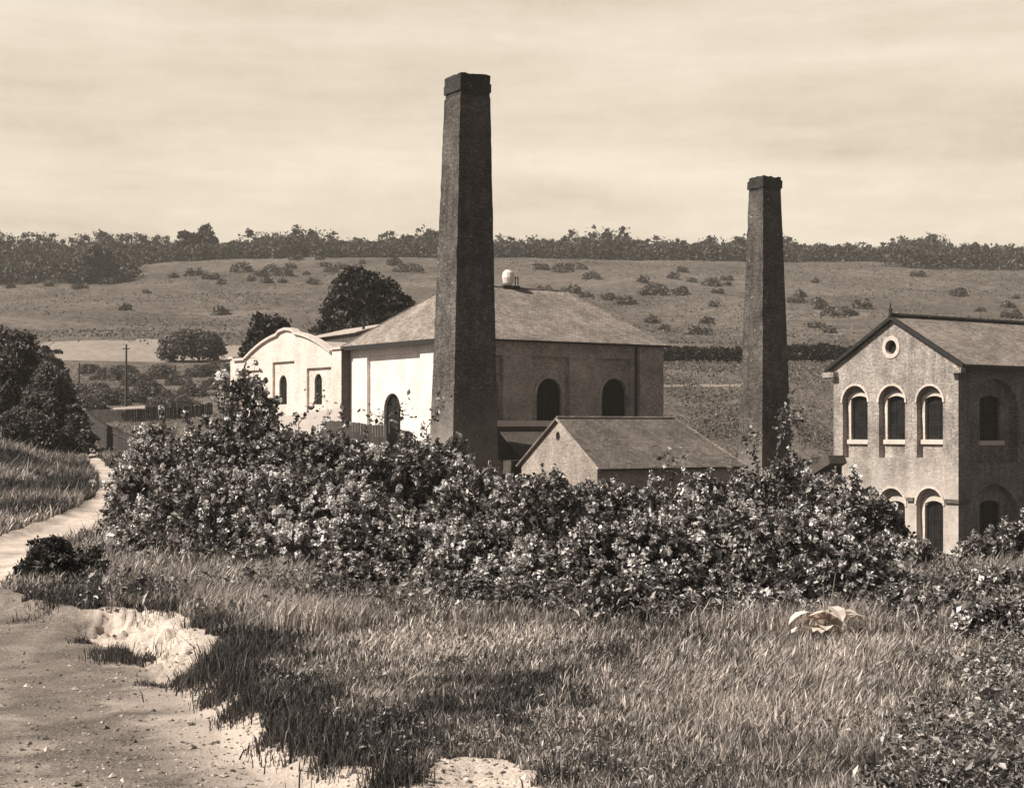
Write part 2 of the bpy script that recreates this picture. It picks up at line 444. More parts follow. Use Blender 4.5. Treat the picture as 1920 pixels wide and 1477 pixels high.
def lobes_pts(lobes, n, r, shell=.72, clump=.5):
    """points on and just inside a set of ellipsoids (cx,cy,cz,rx,ry,rz), gathered in leafy clumps; returns points and outward dirs"""
    L = np.array(lobes, float); w = (L[:,3]*L[:,4]+L[:,4]*L[:,5]+L[:,3]*L[:,5]); w = w/w.sum()
    nc = max(10, int(n/26)); k = r.choice(len(L), nc, p=w); dr = unit(r.normal(size=(nc,3))); dr[:,2] = np.where(dr[:,2] < -.55, -dr[:,2], dr[:,2])
    rad = shell + (1.04-shell)*r.rand(nc)**.6
    C = L[k,:3] + dr*L[k,3:6]*rad[:,None]
    ins = np.zeros(nc, bool)
    for j in range(len(L)):
        q = ((C-L[j,:3])/L[j,3:6]); ins |= ((q**2).sum(1) < .40) & (k != j)
    C = C[~ins]; k = k[~ins]; dr = dr[~ins]
    m = r.choice(len(C), n); cr = L[k,3:6].mean(1)*.30*clump*2
    off = r.normal(size=(n,3))*(cr[m]*.55)[:,None]; off[:,2] *= .7
    return C[m]+off, dr[m]

def foliage(name, lobes, n, size, mat, parent, seed, asp=.55, up=.4, shell=.7, clump=.5, zmin=None):
    r = rs(seed); P, D = lobes_pts(lobes, n, r, shell, clump)
    if zmin is not None: P = P[P[:,2] > zmin]; 
    V, f, t = leaf_mesh(P, size, r, asp, up)
    return mesh_np(name, V, f, t, mat, parent)

def dome_pts(w, dp, h, n, r, seed, rough=.5, low=0.0):
    """points through an uneven mound: denser near its outer skin, with hollows between its clumps"""
    a = r.rand(n*3)*2*math.pi; q = r.rand(n*3)**.5; x = np.cos(a)*q; y = np.sin(a)*q
    ox, oy = seed*3.7, seed*1.9
    f1 = fbm(x*w/2+ox, y*dp/2+oy, 1.5/max(w, dp)*3, seed, 2); f2 = fbm(x*w/2+ox, y*dp/2+oy, 2.6*3/max(w, 2), seed+3, 3)
    top = h*np.sqrt(np.maximum(0, 1-q**2.6))*(1-rough+rough*1.9*f1)*(.8+.45*f2); top = np.minimum(top, h*1.04)
    z = top*(1-(r.rand(n*3)**1.5)*(1-low))
    # hollows
    hol = fbm(x*w/2+z*.8+ox, y*dp/2-z*.6+oy, 1.1*3/max(w, 2), seed+9, 3)
    k = (hol > .45) | (r.rand(n*3) < .10); P = np.stack([x*w/2, y*dp/2, z], 1)[k][:n]
    out = unit(np.stack([x/w*2, y/dp*2, z/h*.8], 1)[k][:n]+1e-6)
    return P, out

def mound(name, w, dp, h, n, size, mat, parent, seed, rough=.5):
    r = rs(seed); P, o = dome_pts(w, dp, h, n, r, seed, rough); P = P + r.normal(size=P.shape)*size*.5
    V, f, t = leaf_mesh(P, size, r, .58, .5); return mesh_np(name, V, f, t, mat, parent)

def rand_lobes(w, dpt, h, r, n=9, base=.25, tall=1.0):
    """crown of unequal lobes filling a w x dpt x h envelope standing on z=0"""
    out = []
    if base <= .12:                                   # reaches the ground all over
        for i in range(n):
            a = r.rand()*2*math.pi; q = .15+.66*r.rand()**.6 if i else 0
            x = math.cos(a)*q; y = math.sin(a)*q; top = h*math.sqrt(max(.06, 1-q*q*1.05))*r.uniform(.72, 1.0)
            if i == 0: top = h*.97
            s = r.uniform(.26, .40)
            out.append((x*w/2, y*dpt/2, top*.52, s*w/2, s*dpt/2, top*.48))
            if r.rand() < .6: out.append((x*w/2+r.uniform(-.12,.12)*w, y*dpt/2, top*r.uniform(.25,.5), s*w/2*.8, s*dpt/2, top*.3))
        return out
    for i in range(n):
        a = r.rand()*2*math.pi; q = r.rand()**.5*.62
        x = math.cos(a)*q; y = math.sin(a)*q
        top = math.sqrt(max(.05, 1-(x*x+y*y)*1.25)); z = base + (top-base)*r.uniform(.25, .78)
        s = r.uniform(.24, .42)
        out.append((x*w/2*1.15, y*dpt/2*1.15, z*h, s*w/2*1.15, s*dpt/2*1.15, min(s*h*.62, (1-z*.9)*h*.6+.1*h)))
    return out

def tree(name, label, cat_, px, d, toprow, wpx, basez=None, lobes=None, mat='leafmid', n=5000, size=.28, seed=1, group=None, trunk=True, base=.3, nl=10, asp=.6, depth=None, clump=.5):
    r = rs(seed); X = (px-960)/F*d; z0 = gz(X, d) if basez is None else basez
    h = (HOR-toprow)/F*d - z0; w = wpx/F*d
    root = empty(name, (X, d, z0), label, cat_, group)
    L = lobes(w, h) if lobes else rand_lobes(w, depth or w, h, r, nl, base)
    foliage('crown', L, n, size, M[mat], root, seed+5, asp=asp, clump=clump)
    if trunk:
        mb = MB(); tr = max(.08, h*.03)
        mb.tube([(0,0,-.3),(.02*h,0,h*.2),(-.01*h,.01*h,h*.45),(.01*h,0,h*.68)], [tr*1.3, tr, tr*.7, tr*.3], 8)
        for l in L[:7]:
            c = Vector(l[:3]); s = Vector((0, 0, h*r.uniform(.18, .4)))
            mb.tube([s, s.lerp(c, .5)+Vector((0,0,.03*h)), c], [tr*.5, tr*.35, tr*.12], 5)
        mb.build('trunk', M['bark'], root)
    return root

# ---- trees beyond the works
tree('oak_tree', 'large dark spreading tree behind the big hipped hall and its corrugated shed', 'tree', 685, 138, 507, 185, mat='leafdark', n=26000, size=.19, clump=.32, seed=11,
     lobes=lambda w, h: [(-.06*w,0,.80*h,.27*w,.27*w,.20*h),(-.20*w,0,.68*h,.22*w,.25*w,.17*h),(.10*w,.0,.76*h,.25*w,.25*w,.19*h),(.30*w,0,.70*h,.20*w,.2*w,.13*h),
                         (.36*w,-.1*w,.60*h,.15*w,.2*w,.1*h),(-.36*w,-.05*w,.48*h,.18*w,.2*w,.16*h),(-.1*w,-.1*w,.5*h,.3*w,.3*w,.18*h),(.18*w,-.1*w,.5*h,.3*w,.3*w,.18*h),
                         (-.32*w,0,.3*h,.2*w,.2*w,.16*h),(.05*w,0,.3*h,.34*w,.3*w,.18*h),(-.13*w,-.1*w,.86*h,.13*w,.13*w,.14*h)])
tree('round_tree', 'smaller dark bushy tree behind the curved gable building', 'tree', 503, 128, 586, 104, mat='leafdark', n=12000, size=.16, clump=.35, seed=14,
     lobes=lambda w, h: [(-.1*w,0,.78*h,.26*w,.3*w,.2*h),(.16*w,0,.76*h,.24*w,.3*w,.19*h),(-.28*w,0,.55*h,.22*w,.3*w,.2*h),(.02*w,-.1*w,.55*h,.32*w,.3*w,.22*h),(.36*w,0,.62*h,.14*w,.2*w,.1*h),(-.3*w,0,.3*h,.24*w,.3*w,.2*h),(.1*w,0,.3*h,.3*w,.3*w,.2*h)])
tree('thicket', 'broad low dark thicket alone at the edge of the pale field', 'bush', 361, 225, 622, 122, mat='leafmid', n=11000, size=.22, seed=17, trunk=False, base=.1, depth=6,
     lobes=lambda w, h: [(-.25*w,0,.4*h,.24*w,3,.42*h),(0,0,.5*h,.26*w,3,.5*h),(.22*w,0,.45*h,.24*w,3,.45*h),(.38*w,0,.3*h,.13*w,2,.3*h),(-.4*w,0,.25*h,.12*w,2,.28*h),(-.08*w,0,.55*h,.2*w,3,.45*h)])
tree('hedgerow_tree', 'tall dark tree at the left edge above the grassy bank', 'tree', 18, 96, 596, 130, mat='leafmid', n=26000, size=.11, seed=21, base=.15, nl=15)
tree('hedgerow_tree', 'leaning mid dark tree just right of the tall tree at the left edge', 'tree', 92, 94, 676, 130, mat='leafmid', n=24000, size=.11, seed=23, base=.1, nl=15)
tree('hedgerow_tree', 'small round tree rising beside the left end of the pale field', 'tree', 108, 150, 628, 72, mat='leafmid', n=4500, size=.2, seed=25, base=.15, nl=10)
tree('hedgerow_bush', 'dark shrub at the head of the path beside the paling fence', 'bush', 138, 88, 775, 90, mat='leafmid', n=11000, size=.09, seed=27, base=.1, trunk=False)
tree('hedgerow_bush', 'dark low shrub at the left edge, under the tall tree', 'bush', 30, 86, 760, 170, mat='leafmid', n=18000, size=.09, seed=29, base=.05, trunk=False, depth=4)
tree('hillside_tree', 'large rounded tree standing out below the wood on the left of the hill', 'tree', 172, 432, 456, 92, mat='leafhaze', n=5000, size=.55, seed=31, base=.1, trunk=False)
tree('ridge_tree', 'tallest dark tree clump on the left part of the ridge', 'tree', 384, 520, 417, 52, mat='leafhaze', n=3500, size=.6, seed=33, base=.1, trunk=False)
tree('ridge_tree', 'shorter tree clump left of the tallest clump on the ridge', 'tree', 348, 515, 428, 40, mat='leafhaze', n=2500, size=.6, seed=35, base=.1, trunk=False)

# the wood along the ridge
def wood():
    r = rs(77); parts = []
    def crown(px, d, hh, w, n, conif=False):
        X = (px-960)/F*d; z0 = float(base_z(np.array([X]), np.array([d]))[0])
        if conif:
            k = r.rand(n); rad = (1-k)*w*.25; a = r.rand(n)*6.283; P = np.stack([X+rad*np.cos(a), d+rad*np.sin(a), z0+k*hh], 1)
        else:
            L = [(X+l[0], d+l[1], z0+l[2], l[3], l[4], l[5]) for l in rand_lobes(w, w, hh, r, 6, .1)]
            P, _ = lobes_pts(L, n, r); Q, _ = dome_pts(w*1.1, w, hh*.97, n//2, r, int(r.randint(1, 900)), .4); P = np.vstack([P, Q+np.array([X, d, z0-.5])])
        parts.append(leaf_mesh(P, .44, r, .6, .5))
    for px in np.arange(-180, 2120, 13):
        edge = np.interp(px, [-200, 120, 230, 330, 560, 900, 1200, 1500, 1700, 1920, 2200], [528, 520, 500, 492, 486, 488, 492, 497, 503, 515, 520])
        top = np.interp(px, [-200, 0, 60, 130, 230, 330, 420, 560, 620, 760, 940, 1040, 1160, 1260, 1450, 1640, 1760, 1830, 1920, 2200],
                        [430, 428, 424, 440, 434, 440, 448, 424, 428, 430, 434, 438, 434, 442, 444, 452, 440, 454, 448, 450])
        for q in range(3):
            d = 505 + q*24 + r.uniform(-8, 8)
            z0 = float(base_z(np.array([(px-960)/F*d]), np.array([d]))[0])
            t = top + r.uniform(-6, 20) + (2-q)*12 + 9*math.sin(px*.021)
            hh = max(5, (HOR-t)/F*d - z0)
            crown(px+r.uniform(-8, 8), d, hh, r.uniform(7, 12), 620)
        X = (px-960)/F*498; z0 = float(base_z(np.array([X]), np.array([498.]))[0]); Q, _ = dome_pts(7, 5, r.uniform(2.5, 5), 300, r, int(r.randint(1, 900)), .5); parts.append(leaf_mesh(Q+np.array([X, 498, z0-.4]), .5, r, .6, .5))
        if (px < 240 or px > 1680) :
            for q in range(3):
                d = np.interp(q, [0, 2], [440, 492]) + r.uniform(-8, 8); 
                if px > 1680: d += 36
                crown(px+r.uniform(-9, 9), d, r.uniform(3.5, 8), r.uniform(6, 11), 420)
    for px, t in ():
        d = 530; z0 = float(base_z(np.array([(px-960)/F*d]), np.array([d]))[0]); crown(px, d, (HOR-t)/F*d-z0, 9, 260, True)
    V, f, t = cat(parts)
    o = mesh_np('ridge_wood', V, f, t, M['leafhaze']); tag(o, 'long dark wood running along the crest of the hill', 'wood', kind='stuff')
wood()

# scattered bushes on the hillside: three kinds, then copies
def hill_bush(seed, w, h, n):
    root = empty('hillside_bush', (0,0,0)); r = rs(seed)
    mound('crown', w, w*.8, h*.72, n, .34, M['leafhaze'], root, seed, .5); return root
protos = [hill_bush(201, 5, 2.6, 260), hill_bush(202, 3.4, 1.9, 160), hill_bush(203, 7.5, 3.4, 420)]
spots = [(455,505,2),(470,522,1),(490,512,0),(510,505,2),(530,512,2),(545,498,0),(500,525,1),(530,525,1),(575,510,1),(585,528,1),(610,495,0),(620,505,2),(640,500,0),
 (415,528,1),(395,518,0),(365,512,0),(325,516,1),(275,545,1),(235,577,1),(415,585,1),(740,492,0),(770,505,2),(742,504,1),(600,482,0),(680,490,1),(555,482,0),(520,480,1),
 (1015,500,0),(1055,505,2),(1080,500,2),(1110,518,2),(1020,542,0),(1062,542,0),(1078,545,1),(1098,552,0),(1140,556,0),(1205,525,1),(1230,540,2),(1235,548,0),(1262,518,1),
 (1275,548,0),(1297,524,1),(1335,530,2),(1345,545,0),(1362,520,0),(1365,530,1),(1280,505,0),(1205,548,1),(1172,566,0),(1222,600,1),(1245,615,1),(1312,622,0),(1325,602,1),(1338,570,1),
 (1500,552,1),(1492,562,0),(1535,568,1),(1530,610,0),(1555,618,1),(1570,588,2),(1598,585,1),(1617,573,0),(1540,575,1),(1797,550,0),(1890,572,1),(1895,590,0),(1905,555,1),(1838,580,1),
 (1530,525,1),(1720,513,0),(90,532,1),(150,536,0),(55,528,0),(20,535,1),(200,528,0),(245,515,1)]
rr = rs(5)
for i, (px, row, k) in enumerate(spots):
    row2 = row+5
    X, d = G(px, row2); o = protos[k] if k in (0,1,2) and 'label' not in protos[k].keys() else copy_tree(protos[k])
    o.location = (X, d, float(base_z(np.array([X]), np.array([d]))[0])-.15); o.rotation_euler = (0, 0, rr.rand()*6.28); s = rr.uniform(.75, 1.25)
    o.scale = (s, s, s*rr.uniform(.8, 1.15))
    tag(o, 'small dark bush dotted on the open hillside turf below the wood', 'bush', 'scattered bushes on the hillside')

# rough scrub in the valley left of the works
def scrub(seed):
    root = empty('scrub_bush', (0,0,0)); r = rs(seed)
    mound('crown', 5.0, 4, 2.3, 2400, .14, M['scrub'], root, seed, .6); return root
def hill_tufts():
    r = rs(61); n = 110000; px = r.uniform(-250, 2170, n); d = 1/(r.rand(n)*(1/215.-1/505.)+1/505.); X = (px-960)/F*d; c = fbm(X, d, .03, 62, 5)+.25*fbm(X, d, .2, 63); k = c+r.normal(size=n)*.10 > .69+.16*(d < 262); X, d = X[k], d[k]
    P = np.stack([X, d, base_z(X, d)+r.rand(len(X))*.25], 1); V, f, t = leaf_mesh(P, .19, r, .8, .9)
    o = mesh_np('rough_herbage', V, f, t, M['scrub']); tag(o, 'low rough herbage mottling the open hillside', 'herbage', kind='stuff')
hill_tufts()
sp = [scrub(301), scrub(302)]
for i, (px, row) in enumerate([(170,700),(205,712),(235,706),(262,722),(300,708),(335,722),(372,706),(405,700),(190,735),(225,742),(280,742),(320,748),(360,742),(150,745),(395,730),(430,745),(420,722),(250,756),(345,760),(300,766),(195,757),(160,768)]):
    X, d = G(px, row); o = sp[i] if i < 2 else copy_tree(sp[i % 2])
    o.location = (X, d, gz(X, d)-.2); o.rotation_euler = (0, 0, rr.rand()*6.28); s = rr.uniform(.6, 1.05); o.scale = (s, s, s*.75)
    tag(o, 'grey green scrub bush in the rough ground behind the telegraph pole', 'bush', 'scrub bushes left of the works')

# dark hedge behind the works
def hedge(name, label, pxs, d, h, n, mat, seed):
    r = rs(seed); x0 = (pxs[0]-960)/F*d; x1 = (pxs[1]-960)/F*d
    root = empty(name, ((x0+x1)/2, d, gz((x0+x1)/2, d)), label, 'hedge')
    L = []
    for x in np.arange(x0, x1, 1.1):
        z = gz(x, d) - root.location.z; L.append((x-root.location.x, r.uniform(-.3,.3), z+h*.45, 1.1, .8, h*.5*r.uniform(.85, 1.12)))
    foliage('foliage', L, n, .2, M[mat], root, seed, clump=.7)
hedge('field_hedge', 'dark clipped hedge above the track, between the hall and the smaller chimney', (1236, 1400), 196, 2.0, 6000, 'leafhedge', 41)
hedge('field_hedge', 'darkest hedge section between the smaller chimney and the gabled building', (1468, 1640), 196, 2.3, 7000, 'leafhedge', 43)

# ------------------------------------------------------------------ buildings
class Frame:
    """local x runs along the right hand face, local y along the left hand face, origin at the near corner"""
    def __init__(s, px, d, theta):
        s.th = math.radians(theta); s.O = ((px-960)/F*d, d); s.R = (math.sin(s.th), math.cos(s.th)); s.L = (-math.cos(s.th), math.sin(s.th)); s.rz = math.pi/2-s.th
    def _s(s, px, o, D):
        q = (px-960)/F; return (q*o[1]-o[0])/(D[0]-q*D[1])
    def r(s, px, dep=0):   # distance along right face for a pixel column; dep = metres behind the face
        return s._s(px, (s.O[0]+s.L[0]*dep, s.O[1]+s.L[1]*dep), s.R)
    def l(s, px, dep=0):
        return s._s(px, (s.O[0]+s.R[0]*dep, s.O[1]+s.R[1]*dep), s.L)
    def zr(s, row, t, dep=0): return (HOR-row)/F*(s.O[1]+s.R[1]*t+s.L[1]*dep)
    def zl(s, row, t, dep=0): return (HOR-row)/F*(s.O[1]+s.L[1]*t+s.R[1]*dep)
    def root(s, name, label, cat_, z, group=None):
        s.z0 = z; return empty(name, (s.O[0], s.O[1], z), label, cat_, group, s.rz)

def P3(face, s, z, dep): return (dep, s, z) if face == 'L' else (s, dep, z)
def rect(a, b, z0, z1): return [(a,z0),(b,z0),(b,z1),(a,z1)]
def arch(a, b, z0, ztop, rise=None, n=12):
    """opening with a round or segmental head; ztop is the crown"""
    w = b-a; rise = w/2 if rise is None else rise; R = (w*w/4+rise*rise)/(2*rise); c = (a+b)/2; zc = ztop-R; ha = math.asin(min(1, w/2/R))
    pts = [(a,z0),(b,z0)]
    for i in range(n+1):
        t = ha - 2*ha*i/n; pts.append((c+R*math.sin(t), zc+R*math.cos(t)))
    return pts
def sheet(mb, face, outer, holes, dep, reveal):
    loops = [[Vector((p[0], p[1], 0)) for p in outer]] + [[Vector((p[0], p[1], 0)) for p in h] for h in holes]
    flat = [p for l in loops for p in l]
    for t in tessellate_polygon(loops):
        q = [flat[i] for i in t]; mb.poly([P3(face, p.x, p.y, dep) for p in q], [(p.x, p.y) for p in q])
    for h in holes:
        for i in range(len(h)):
            a, b = h[i], h[(i+1)%len(h)]
            mb.poly([P3(face,a[0],a[1],dep), P3(face,b[0],b[1],dep), P3(face,b[0],b[1],dep+reveal), P3(face,a[0],a[1],dep+reveal)])
def ring(mb, face, outline, t, dep, out, open_=False):
    """raised moulding of width t round an outline, standing out of the wall"""
    c = (sum(p[0] for p in outline)/len(outline), sum(p[1] for p in outline)/len(outline))
    def grow(p): v = Vector((p[0]-c[0], p[1]-c[1])); L = v.length; v = v*((L+t)/L); return (c[0]+v.x, c[1]+v.y)
    o = [grow(p) for p in outline]
    for i in range(1 if open_ else 0, len(outline)):
        j = (i+1) % len(outline); a, b, a2, b2 = outline[i], outline[j], o[i], o[j]
        mb.poly([P3(face,a[0],a[1],dep-out),P3(face,b[0],b[1],dep-out),P3(face,b2[0],b2[1],dep-out),P3(face,a2[0],a2[1],dep-out)])
        mb.poly([P3(face,a2[0],a2[1],dep-out),P3(face,b2[0],b2[1],dep-out),P3(face,b2[0],b2[1],dep),P3(face,a2[0],a2[1],dep)])
        mb.poly([P3(face,a[0],a[1],dep-out),P3(face,b[0],b[1],dep-out),P3(face,b[0],b[1],dep),P3(face,a[0],a[1],dep)])
def window(root, face, a, b, z0, ztop, dep, rise=None, bars=(2, 4), frame=.07, mat='dark_paint'):
    """glazed window filling an arched hole: frame with glazing bars, and the pane behind"""
    out = arch(a, b, z0, ztop, rise); c = ((a+b)/2, (z0+ztop)/2)
    inn = [(c[0]+(p[0]-c[0])*(1-2*frame/(b-a)), c[1]+(p[1]-c[1])*(1-2*frame/(ztop-z0))) for p in out]
    mb = MB()
    for i in range(len(out)):
        j = (i+1) % len(out)
        mb.poly([P3(face,*out[i],dep-.04),P3(face,*out[j],dep-.04),P3(face,*inn[j],dep-.04),P3(face,*inn[i],dep-.04)])
        mb.poly([P3(face,*inn[i],dep-.04),P3(face,*inn[j],dep-.04),P3(face,*inn[j],dep),P3(face,*inn[i],dep)])
    rr_ = (b-a)/2 if rise is None else rise
    for i in range(1, bars[0]):
        s = a+(b-a)*i/bars[0]; mb.box(P3(face,s-.015,z0+.05,dep-.035), P3(face,s+.015,ztop-rr_*.25-.05,dep-.005))
    for i in range(1, bars[1]):
        z = z0+(ztop-z0)*i/bars[1]
        if z < ztop-rr_*.8: mb.box(P3(face,a+.05,z-.015,dep-.033), P3(face,b-.05,z+.015,dep-.003))
    w = mb.build('window', M[mat], root)
    pm = MB(); sheet(pm, face, out, [], dep, 0); pm.build('pane', M['glass'], w)
    return w

HALL = Frame(850, 100, 55)
def build_hall():
    f = HALL; z0 = -2.6; root = f.root('engine_hall', 'large pale brick hall with a hipped slate roof and arched windows', 'hall', z0)
    W = f.l(657); Tn = f.r(1240); ze = 5.75-z0
    mb = MB()
    # left face: one big panel with an arched doorway
    pa, pb = f.l(688), f.l(783); ptop = f.zl(659, pb)-z0
    wa, wb = sorted((f.l(721, .3), f.l(752, .3))); wt = f.zl(737, (wa+wb)/2)-z0; wz = 1.2
    sheet(mb, 'L', rect(0, W, 0, ze), [rect(pb-.3, pa, .6, ptop)], 0, .25)
    sheet(mb, 'L', rect(pb-.3, pa, .6, ptop), [arch(wa, wb, wz, wt)], .25, .3)
    mb.box((-.1, 0, ze-.2), (0, W, ze)); mb.poly([(0,W,0),(Tn,W,0),(Tn,W,ze),(0,W,ze)])
    mb.build('left_wall', M['hall_brick'], root); mb = MB()
    # right face
    panels = [(f.r(905), f.r(944)), (f.r(997), f.r(1068)), (f.r(1117), f.r(1184))]; pt = f.zr(668, 7)-z0
    wins = [(f.r(906, .4), f.r(936, .4)), (f.r(1006, .4), f.r(1053, .4)), (f.r(1128, .4), f.r(1176, .4))]
    sheet(mb, 'R', rect(0, Tn, 0, ze), [rect(a, b, .6, pt) for a, b in panels], 0, .38)
    wtops = []
    for (a, b), (c, d) in zip(panels, wins):
        c = max(c, a+.12); d = min(d, b-.12)
        t = f.zr(709, (c+d)/2, .3)-z0; wtops.append((c, d, t)); sheet(mb, 'R', rect(a, b, .6, pt), [arch(c, d, 1.5, t)], .38, .3)
    # back and far side
    mb.poly([(Tn,0,0),(Tn,W,0),(Tn,W,ze),(Tn,0,ze)])
    # corner pilasters and eaves course
    for a, b in ((Tn-2.1, Tn+.1),): mb.box((a, -.12, 0), (b, 0, ze-.35))
    mb.box((.003, -.1, ze-.45), (Tn, 0, ze-.2)); mb.box((-.1, -.1, ze-.2), (Tn+.1, 0, ze))
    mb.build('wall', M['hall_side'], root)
    for c, d, t in wtops:
        am = MB(); ring(am, 'R', arch(c-.003, d+.003, t-(d-c)/2, t), .22, .38, .05, True); am.build('arch_band', M['works_brick'], root)
    for c, d, t in wtops: window(root, 'R', c, d, 1.5, t, .66, bars=(3, 1))
    window(root, 'L', wa, wb, wz, wt, .5, bars=(4, 5))
    # roof
    o = .45; a0, a1 = 4.4, 14.2; zr = 9.95-z0; hw = W/2; ze2 = ze+.02
    A, B, C, D = (-o,-o,ze2), (Tn+o,-o,ze2), (Tn+o,W+o,ze2), (-o,W+o,ze2); R0, R1 = (a0,hw,zr), (a1,hw,zr)
    rm = MB(); rm.poly([A,B,R1,R0]); rm.poly([D,A,R0]); rm.poly([B,C,R1]); rm.poly([C,D,R0,R1]); rm.poly([A,D,C,B]); 
    roof = rm.build('roof', M['slate'], root)
    rt = MB(); rt.tube([R0, R1], [.09, .09], 6)
    for q, e in ((A,R0),(D,R0),(B,R1),(C,R1)): rt.tube([q, e], [.07, .07], 6)
    rt.build('ridge_tiles', M['slate_b'], roof)
    g = MB(); g.box((-o-.02,-o-.14,ze-.14),(Tn+o,-o,ze)); g.box((-o-.14,-o,ze-.3),(-o,W+o,ze)); g.box((-o, -o+.002, ze-.12), (-.1, W+o, ze-.004)); g.box((-.1,-o+.002,ze-.12),(Tn+o,-.1,ze-.004)); g.build('gutter', M['iron'], root)
    dp = f.r(1189); p = MB(); p.tube([(dp,-.3,ze-.14),(dp,-.22,ze-.5),(dp,-.22,0)], [.1,.1,.1], 8); p.build('drainpipe', M['iron'], root)
    # white cowl on the ridge
    cx = f.r(953, hw); c = MB(); zz = zr+.05; prof = [(0,.22),(.15,.36),(.55,.46),(.9,.4),(1.1,.22),(1.12,.02)]
    c.tube([(cx,hw,zz+.12+h) for h, _ in prof], [q for _, q in prof], 14); v = c.build('roof_cowl', M['metal'], roof)
    st = MB(); st.box((cx-.55,hw-.2,zr-.05),(cx+.9,hw+.2,zr+.16)); st.tube([(cx+.62,hw,zr),(cx+.62,hw,zr+.8)],[.04,.04],6); st.tube([(cx+.85,hw,zr),(cx+.85,hw,zr+.85)],[.04,.04],6)
    st.tube([(cx+.4,hw,zr+.7),(cx+.85,hw,zr+.75)],[.03,.03],6); st.build('cowl_stand', M['iron'], roof)
build_hall()

def build_curved_gable():
    # plane of its front stands forward (towards the camera) of the hall's left face
    _s0 = HALL.l(640, -.75); f = Frame(640, HALL.O[1]+HALL.L[1]*_s0-HALL.R[1]*.75, 55); z0 = -1.0; root = f.root('gabled_annexe', 'pale brick building with a curved stepped gable and narrow arched windows', 'building', z0)
    W = f.l(432); mid = f.l(537); zt = lambda row, px: f.zl(row, f.l(px))-z0
    ze = zt(655, 632)
    prof = [(0,0),(0,ze),(f.l(624),ze)]
    def curve(s): # height of the curved parapet at local s, symmetric about mid
        k = min(1, abs(s-mid)/(mid-f.l(622))); return ze - .25 + 1.75*(1-k**1.9)
    hs = np.linspace(f.l(622), W-.75, 33); top = []
    zmid = ze+1.62
    for s in hs:
        z = curve(s)
        if abs(s-mid) < 1.45: z = zmid + .18*(1-abs(s-mid)/1.45)
        top.append((float(s), z))
    prof = [(0,0),(W,0),(W,ze-.05),(W-.75,ze-.05)] + top[::-1] + [(f.l(622),ze),(0,ze)]
    panels = [(f.l(552), f.l(511), zt(678,530)), (f.l(621), f.l(575), zt(689,600)), (f.l(486), f.l(448), zt(695,465))]
    mb = MB(); wl = []
    sheet(mb, 'L', prof, [rect(a, b, .5, t) for a, b, t in panels], 0, .2)
    for (a, b, t), (p0, p1, tr, br) in zip(panels, ((540, 526, 703, 758), (606, 592, 700, 758), (474, 460, 715, 765))):
        wa, wb = f.l(p0, .3), f.l(p1, .3); wt = zt(tr, (p0+p1)/2); wz = zt(br, (p0+p1)/2); wl.append((wa, wb, wz, wt))
        sheet(mb, 'L', rect(a, b, .5, t), [arch(wa, wb, wz, wt)], .2, .2)
    dep = 14.0
    sw = MB(); sw.poly([(.002,0,0),(dep,0,0),(dep,0,ze),(.002,0,ze)]); sw.build('side_wall', M['dark_brick'], root); mb.poly([(0,W,0),(dep,W,0),(dep,W,ze-.3),(0,W,ze-.3)]); mb.poly([(dep,0,0),(dep,W,0),(dep,W,ze),(dep,0,ze)])  # side wall darker than the pale front: its shade is put into the colour
    # thickness of the parapet
    for i in range(len(prof)):
        a, b = prof[i], prof[(i+1)%len(prof)]
        if a[1] > ze-1 and b[1] > ze-1: mb.poly([(0,a[0],a[1]),(0,b[0],b[1]),(.3,b[0],b[1]),(.3,a[0],a[1])])
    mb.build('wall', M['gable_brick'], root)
    bk = MB(); sheet(bk, 'L', prof, [], .62, 0); bk.build('inner_lining', M['soot'], root)
    for w in wl: window(root, 'L', *w, .4, bars=(2, 6))
    cp = MB()
    seq = top
    for i in range(len(seq)-1):
        (s0, a0), (s1, a1) = seq[i], seq[i+1]
        if abs(a0-a1) > .5: continue
        o = .2
        cp.prism([(-o,s0,a0+.004),(.45,s0,a0+.004),(.45,s0,a0+.2),(-o,s0,a0+.2)], [(-o,s1,a1+.004),(.45,s1,a1+.004),(.45,s1,a1+.2),(-o,s1,a1+.2)])
    cp.box((-.15,-.12,ze+.003),(.5,f.l(622)-.02,ze+.17)); cp.box((-.15,W-.72,ze-.047),(.5,W+.15,ze+.13)); cp.box((.5,-.1,ze+.003),(dep,.35,ze+.14))
    cp.build('coping', M['coping'], root)
    rf = MB(); n = 8
    for i in range(n):
        s0, s1 = .4+(W-.8)*i/n, .4+(W-.8)*(i+1)/n; hh = lambda s: ze-.35+1.35*(1-(abs(s-W/2)/(W/2))**2)
        rf.poly([(.65,s0,hh(s0)),(.65,s1,hh(s1)),(dep,s1,hh(s1)),(dep,s0,hh(s0))])
    rf.build('roof', M['corr'], root)
build_curved_gable()

